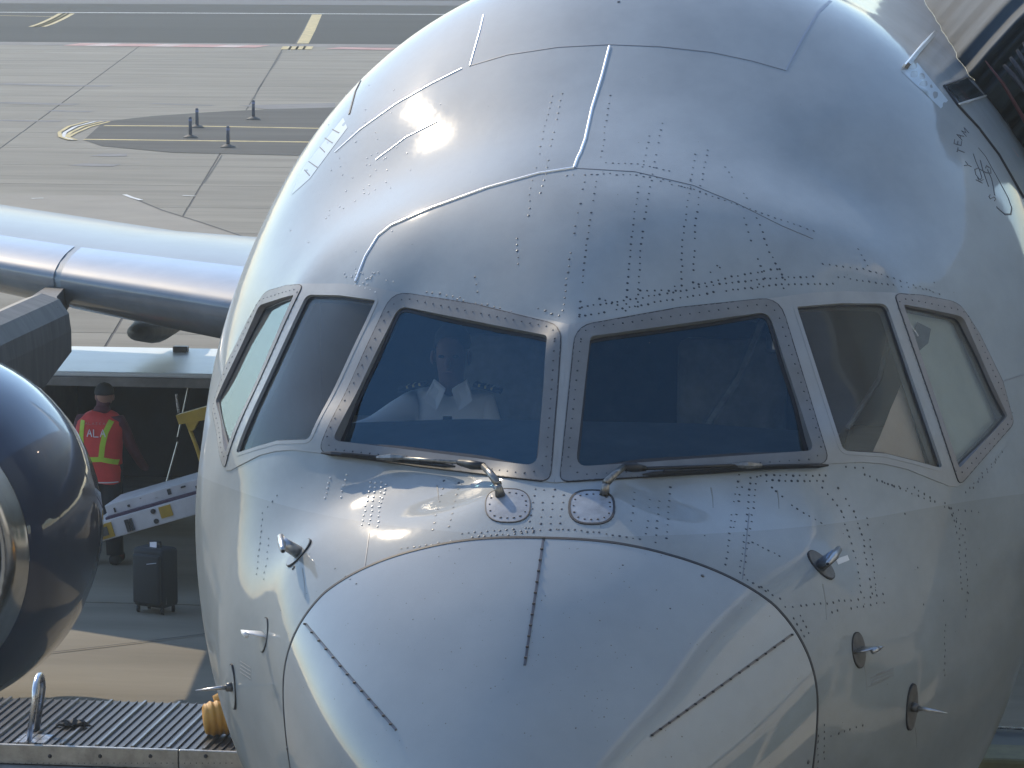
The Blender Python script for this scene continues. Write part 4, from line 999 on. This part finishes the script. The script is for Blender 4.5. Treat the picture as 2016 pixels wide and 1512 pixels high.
b = MB(); b.prism([aty(346,818,22.3), aty(430,794,22.3), aty(430,822,22.3), aty(352,836,22.3)], (0,0,0), (0,.12,0)); rb_ = b.build('bracket', YPAINT, bar)
b = MB(); b.prism([aty(363,832,22.3), aty(392,824,22.3), aty(380,848,22.3), aty(371,850,22.3)], (0,.02,0), (0,.1,0)); b.build('gusset', YPAINT, bar)
b = MB(); b.tube([aty(374,846,22.36), aty(384,872,22.36), aty(392,895,22.36), aty(410,960,22.36), atz(420, 1060, 0.0)], .02, 8); b.build('support_leg', YPAINT, bar, True)
# baggage cart with white roof
cz_ = 1.74
A_0 = aty(74, 742, 24.4); zt_ = A_0.z
B_0 = aty(432, 726, 24.4)
cart = thing('baggage_cart', 'covered baggage cart with flat white roof and dark interior behind the worker', 'cart', ((A_0.x + B_0.x) / 2, 26, 0))
x0, x1 = A_0.x - .15, A_0.x + 3.7
ROOF = mat('white_roof', (.72,.76,.78), .35, var=.08, vscale=3)
dyr = 2.0
b = MB(); b.box(((x0+x1)/2, 24.4 + dyr/2, zt_ + .04), (x1-x0, dyr, .05), bev=.012); roof = b.build('roof', ROOF, cart)
b = MB(); b.box(((x0+x1)/2, 24.40, zt_ - .035), (x1-x0, .05, .10), bev=.008); b.build('roof_beam', GREYP, cart)
b = MB(); b.box(((x0+x1)/2, 24.4 + dyr - .05, .95), (x1-x0-.1, .04, 1.5)); b.build('rear_curtain', mat('dark_curtain', (.015,.022,.028), .9, var=.4, vscale=3), cart)
for xx, nm in ((x0+.06,'side_panel'),(x1-.06,'side_panel')):
    b = MB(); b.box((xx, 24.4 + dyr/2, .95), (.04, dyr-.15, 1.45)); b.build(nm, GREYP, cart)
b = MB(); b.box(((x0+x1)/2, 24.4 + dyr/2, .30), (x1-x0-.05, dyr-.08, .08), bev=.01); b.build('deck', GREYP, cart)
for xx in (x0+.5, x1-.5):
    for yy in (24.8, 26.0): b = MB(); b.loft([[Vector((xx+dx, yy+math.cos(2*PI*k/20)*.2, .2+math.sin(2*PI*k/20)*.2)) for k in range(20)] for dx in (-.06,.06)]); b.build('wheel', TYRE, cart, True)
for (pxa, pya), (pxb, pyb) in (((376,738),(350,860)), ((350,870),(325,960))):
    b = MB(); b.tube([aty(pxa,pya,24.7), aty(pxb,pyb,24.7)], .012, 6); b.build('curtain_pole', PROBE, cart)
b = MB(); b.tube([aty(347,776,24.6), aty(350,800,24.6), aty(352,812,24.6)], .014, 6); b.build('curtain_tie', METAL, cart)
P = aty(356, 686, 26.1); b = MB(); b.box((P.x, 26.1, zt_ + .09), (.16, .10, .07), bev=.01); b.build('roof_latch', PROBED, roof)
# suitcase
SU = mat('suitcase_fabric', (.016,.022,.028), .75, bump=.2, bscale=60); 
sc_ = atz(305, 1205, 0); s0 = thing('suitcase', 'dark upright rolling suitcase standing on the apron below the boom', 'suitcase', (sc_.x, sc_.y, 0))
R = Matrix.Rotation(math.radians(-24), 3, 'Z')
def sbox(c, size, name, ma_, par, bev=.0):
    b = MB(); b.box(sc_ + R @ Vector(c) , size, R, bev); return b.build(name, ma_, par, bev > 0)
shell = sbox((0, .02, .34), (.36, .24, .56), 'shell', SU, s0, .035)
sbox((.0, -.115, .33), (.31, .05, .47), 'front_pocket', SU, shell, .02)
for z_ in (.12, .34, .55): pass
b = MB(); b.tube([sc_ + R @ Vector(p) for p in ((-.17,-.06,.10),(-.175,-.062,.34),(-.17,-.06,.58),(-.12,-.06,.615),(.12,-.06,.615),(.17,-.06,.58),(.175,-.062,.10))], .006, 5); b.build('zipper', PROBE, shell)
b = MB(); b.tube([sc_ + R @ Vector(p) for p in ((.02,-.145,.48),(.13,-.145,.50))], .004, 5); b.build('zipper', PROBE, shell)
b = MB(); b.tube([sc_ + R @ Vector(p) for p in ((-.07,.02,.62),(-.06,.02,.665),(.06,.02,.665),(.07,.02,.62))], .012, 6); b.build('carry_handle', BLACK, s0, True)
b = MB(); b.prism([sc_ + R @ Vector(p) for p in ((-.05,0,.66),(.03,0,.67),(.05,-.03,.60),(-.02,-.04,.58))], (0,0,0), (0,.004,0)); b.build('luggage_tag', WLET, s0)
for sx in (-.14, .14):
    for sy2 in (-.07, .1):
        c_ = sc_ + R @ Vector((sx, sy2, .032)); b = MB(); b.tube([c_ - Vector((.012,0,0)), c_ + Vector((.012,0,0))], .032, 12); b.build('caster', BLACK, s0, True)

# loader deck bottom left
ZD = 1.0
bk = atz(200, 1380, ZD); ft = atz(200, 1473, ZD)
dk = thing('cargo_loader', 'low loader platform with ribbed black deck and riveted aluminium edge', 'cargo loader', (-5, (bk.y+ft.y)/2, 0))
xl, xr = -8.2, -2.6
DECK = mat('deck_ribbed_black', (.035,.038,.042), .42, .3, var=.35, vscale=3); RIBM = mat('deck_rib', (.16,.165,.17), .35, .8, var=.35, vscale=6); EDGE = mat('edge_aluminium', (.36,.36,.34), .38, .8, var=.3, vscale=9, bump=.4, bscale=55, bdist=.004)
b = MB(); b.box(((xl+xr)/2, (bk.y+ft.y)/2, ZD-.05), (xr-xl, bk.y-ft.y, .10)); deck = b.build('deck', DECK, dk)
slope = (atz(510-1,1378,ZD) - atz(505,1378,ZD)).x
# ribs run diagonally, as seen
pa_, pb_ = atz(170, 1385, ZD), atz(70, 1470, ZD); dirx = (pa_.x - pb_.x) / (pa_.y - pb_.y)
k = 0; xk = xl - 1.6
while xk < xr:
    y0_, y1_ = ft.y + .02, bk.y - .02; xa, xb = xk, xk + dirx * (y1_ - y0_)
    def clipx(t): return xa + (xb - xa) * t
    ts = [0, 1]
    if xa < xl: ts[0] = min(1, (xl - xa) / (xb - xa + 1e-9))
    if xb > xr: ts[1] = max(0, (xr - xa) / (xb - xa + 1e-9))
    if ts[1] > ts[0]:
        p0 = Vector((clipx(ts[0]), y0_ + (y1_-y0_)*ts[0], ZD+.006)); p1 = Vector((clipx(ts[1]), y0_ + (y1_-y0_)*ts[1], ZD+.006)); wv = Vector((.006 if k % 4 else .014, 0, 0)); hv = Vector((0, 0, .008 if k % 4 else .014))
        b = MB(); b.add([p0-wv-Vector((0,0,.01)), p0-wv*.6+hv, p0+wv*.6+hv, p0+wv-Vector((0,0,.01)), p1-wv-Vector((0,0,.01)), p1-wv*.6+hv, p1+wv*.6+hv, p1+wv-Vector((0,0,.01))], [(0,1,5,4),(1,2,6,5),(2,3,7,6),(0,3,2,1),(4,5,6,7)])
        b.build('deck_rib', RIBM if k % 4 == 0 else DECK, deck)
    xk += .062; k += 1
xs_ = atz(350, 1480, ZD).x
for (a_, c_) in ((xl, xs_), (xs_ + .006, xr)):
    b = MB(); b.box(((a_+c_)/2, ft.y - .012, ZD - .055), (c_-a_, .03, .135), bev=.006); b.build('edge_plate', EDGE, dk)
b = MB(); b.box(((xl+xr)/2, ft.y - .06, ZD - .20), (xr-xl, .12, .14), bev=.01); b.build('lower_rail', GREYP, dk)
for x in (98, 197, 296, 405, -10):
    P = aty(x, 1489, ft.y - .03); b = MB(); b.tube([P, P - Vector((0,.012,0))], [.014,.010], 12); b.build('bolt', DARK, dk)
for k in range(40):
    P = aty(4 + k * 11.6, 1502.5, ft.y - .03); b = MB(); b.tube([P, P - Vector((0,.004,0))], [.004,.003], 6); b.build('rivet', PROBED, dk)
for (a_, c_) in (((xl+xr)/2-2, .45), ((xl+xr)/2+2, .45)):
    b = MB(); b.loft([[Vector((a_+dx, (bk.y+ft.y)/2+math.cos(2*PI*k/24)*.42, .42+math.sin(2*PI*k/24)*.42)) for k in range(24)] for dx in (-.15,.15)]); b.build('wheel', TYRE, dk, True)
b = MB(); b.box(((xl+xr)/2, (bk.y+ft.y)/2, .62), (xr-xl-.6, .9, .5), bev=.03); b.build('chassis', BLACK, dk)
# hoop handle
h0 = atz(56, 1462, ZD); h1 = atz(72, 1440, ZD); H_ = (1462-1338) / (F_PX / (h0-CAM_P).dot(fw))
mid = (h0 + h1) / 2
pts = [h0]; d_ = (h1 - h0)
for k in range(9):
    a = PI * k / 8; pts.append(h0.lerp(h1, .5 - .5*math.cos(a)) + Vector((0, 0, H_ - .12 + .12 * math.sin(a))) + Vector((.05, 0, 0)))
pts.append(h1 + Vector((.0,0,0)))
b = MB(); b.tube(pts, .022, 12); b.build('hoop_handle', METAL, dk, True)
b = MB(); b.box(h0 + Vector((.02,.08,.006)), (.22,.25,.012)); b.build('handle_foot', METAL, dk)
# black cloth
cpos = atz(145, 1432, ZD); b = MB(); rr = []
for i in range(9):
    t = i / 8; x = (t - .5) * .26; hgt = .035 * math.sin(PI * t) ** .6 + .003
    rr.append([cpos + Vector((x, math.cos(2*PI*k/12) * .07 * math.sin(PI*max(.05,min(.95,t)))*(1+.3*math.sin(5*k)), .012 + max(0, math.sin(2*PI*k/12)) * hgt * (1 + .5 * math.sin(k*2.3+i*1.7)))) for k in range(12)])
tag(MB().loft(rr).build('rag', BLACK, None, False), 'crumpled black rag lying on the ribbed deck beside the hoop handle', 'rag')
# yellow ribbed hose
HOSE = mat('hose_yellow', (.55,.27,.04), .6, var=.15, vscale=9)
c0 = atz(388, 1450, ZD) + Vector((.05, 0, .12)); pts = []; rs = []
dirh = Vector((1, .35, .0)).normalized()
for k in range(150):
    t = k / 149; p = c0 + dirh * t * 1.1 + Vector((0, 0, .03 * math.sin(t * 3)))
    pts.append(p); rs.append((.118 + .006 * math.sin(k * 1.05)) * min(1, .80 + k * .04))
hs = thing('ribbed_hose', 'yellow ribbed air hose end lying on the loader deck under the nose', 'hose', (c0.x, c0.y, ZD))
MB().tube(pts, rs, 20).build('hose_body', HOSE, hs, True)
b = MB(); b.tube([c0 + Vector((.06,.10,.10)), c0 + Vector((.3,.2,.20)), c0 + Vector((.7,.3,.26))], [.05,.08,.09], 16); b.build('hose_fold', HOSE, hs, True)

# equipment seen at the lower right corner, beyond the nose
P = atz(2000, 1440, .35)
eq = thing('ground_power_unit', 'dark equipment box on the ground at the lower right edge', 'equipment', (P.x + .6, P.y - .5, 0))
b = MB(); b.box((P.x + .85, P.y - .6, .2), (2.4, 1.2, .35), bev=.03); o = b.build('housing', mat('dark_green_blue', (.03,.045,.055), .5, var=.3, vscale=4), eq)
b = MB(); b.tube([(P.x - .3, P.y-.05, .39), (P.x + .6, P.y - .12, .39)], .01, 6); b.build('cable', METAL, eq)
b = MB(); b.box((P.x + .85, P.y - 1.0, .3), (2.4, .5, .25), bev=.03); b.build('skirt', mat('olive', (.12,.12,.06), .6, var=.3, vscale=6), eq)

# ------------------------------------------------------------------ terminal behind the viewpoint and jet bridge to port (they show as reflections)
TW = mat('terminal_cladding', (.70,.66,.58), .7, var=.1, vscale=1); TG = mat('terminal_glass', (.10,.14,.14), .08, 0, coat=1); TMU = mat('mullion', (.25,.25,.24), .4, .6)
term = thing('terminal_building', 'beige terminal building with bands of glass behind the viewpoint', 'building', (0, -18, 0))
TY = -14.6; TH = 12.0
b = MB(); b.box((0, TY - 6, TH/2), (90, 11.6, TH)); b.build('wall', TW, term)
b = MB(); b.box((0, TY - 6, TH + .25), (92, 13.2, .5)); b.build('roof', WPAINT, term)
for (z0, z1) in ((5.4, 8.6),):
    for k in range(-12, 12):
        xa = k * 3.6 + .15
        b = MB(); b.box((xa + 1.65, TY - .17, (z0+z1)/2), (3.3, .1, z1-z0)); b.build('window', TG, term)
        b = MB(); b.box((xa + 3.45, TY - .12, (z0+z1)/2), (.12, .2, z1-z0)); b.build('mullion', TMU, term)
con = thing('unseen_concourse', 'unseen pale concourse wing added beyond the boarding bridge as fill for the port side', 'building', (18, -2, 0))  # unseen wing, placed and sized for reflections and warm fill on the nose
b = MB(); b.box((16.6, -1.0, 6.75), (12, 27, 13.5)); b.build('wall', TW, con)
b = MB(); b.box((16.5, -1.0, 13.7), (14, 29, .5)); b.build('roof', WPAINT, con)
for k in range(7):
    b = MB(); b.box((10.57, -12 + k * 3.8, 2.0), (.12, 3.1, 1.8)); b.build('window', TG, con)
jb = thing('jet_bridge', 'boarding bridge with ribbed canopy reaching the port side door', 'jet bridge', (5, 0, 0))
BR = mat('bridge_panel', (.78,.77,.70), .5, var=.12, vscale=2); BEL = mat('bellows_dark', (.05,.055,.07), .7)
def rotbox(a, b2, w_, h_, z, name, ma_):
    a = Vector(a); b2 = Vector(b2); d = (b2 - a); L2 = d.length; R = Matrix.Rotation(math.atan2(d.y, d.x), 3, 'Z'); bb2 = MB(); bb2.box(((a.x+b2.x)/2, (a.y+b2.y)/2, z), (L2, w_, h_), R, .05); return bb2.build(name, ma_, jb)
rotbox((8.0, -14.2), (6.0, 5.2), 2.6, 2.8, 5.2, 'tunnel', BR)
rotbox((6.3, 5.4), (4.2, 8.4), 3.2, 3.2, 5.0, 'cab', BR)
CAN = mat('canopy_fabric', (.05,.07,.085), .7, spec=.2, var=.25, vscale=3, bump=.2, bscale=5, bdist=.02)
cpts = dens([(1770,-90),(1812,-10),(1850,50),(1905,143),(1955,208),(2000,268),(2040,330),(2060,420)], 9, closed=False)
ring = []
for i_, p in enumerate(cpts):
    P, n = SN(p[0] + random.gauss(0, 1.2), p[1] + random.gauss(0, .8))
    if P is None: continue
    ring.append((P, n))
rr = []
for k, (dx, dy, dz) in enumerate(((0,0,0),(.03,-.03,.03),(.12,-.06,.14),(.26,-.10,.30),(.42,-.14,.46),(.62,-.18,.64),(1.0,-.2,.95),(1.8,-.1,1.5))):
    rr.append([P + n * .001 + Vector((dx, dy, dz)) for P, n in ring])
MB().loft(rr, cap=False, closed=False).build('canopy', CAN, jb, True)
for k in range(4):
    b = MB(); ya = ring[len(ring)//2][0].y - .16
    b.tube([aty(1976+k*13, 128-k*15, ya), aty(1998+k*11, 152-k*13, ya), aty(2030+k*6, 196-k*13, ya)], [.008,.016,.016], 8); b.build('bellows_fold', BEL, jb, True)
b = MB(); b.tube([aty(1940,120,ya), aty(1975,165,ya), aty(2025,250,ya)], [.003,.009,.012], 8); b.build('canopy_strap', mat('strap_red', (.10,.03,.035), .6), jb, True)
b = MB(); b.box((3.3, 8.4, 3.0), (1.9, 2.7, .2)); b.build('cab_floor', BEL, jb)
for p in ((6.2, 0), (7.0, 0)):
    b = MB(); b.tube([(p[0], p[1], .0), (p[0], p[1], 3.8)], .16, 12); b.build('support_column', PROBE, jb)
bpy.context.view_layer.update()

# ------------------------------------------------------------------ thin air volume standing in for the terminal window's veil
hz = MB(); hz.box((-60, 180, 9.0), (700, 700, 20.2)); hv = hz.build('veil_haze', None); hv['kind'] = 'stuff'
HM = bpy.data.materials.new('veil_haze_air'); HM.use_nodes = True; hn = HM.node_tree; hn.nodes.remove(hn.nodes['Principled BSDF'])
pv = hn.nodes.new('ShaderNodeVolumePrincipled'); pv.inputs['Color'].default_value = (.86, .95, .96, 1); pv.inputs['Density'].default_value = 0.0010; pv.inputs['Anisotropy'].default_value = 0.2
hn.links.new(pv.outputs[0], hn.nodes['Material Output'].inputs['Volume']); hv.data.materials.append(HM)
bpy.context.view_layer.update()
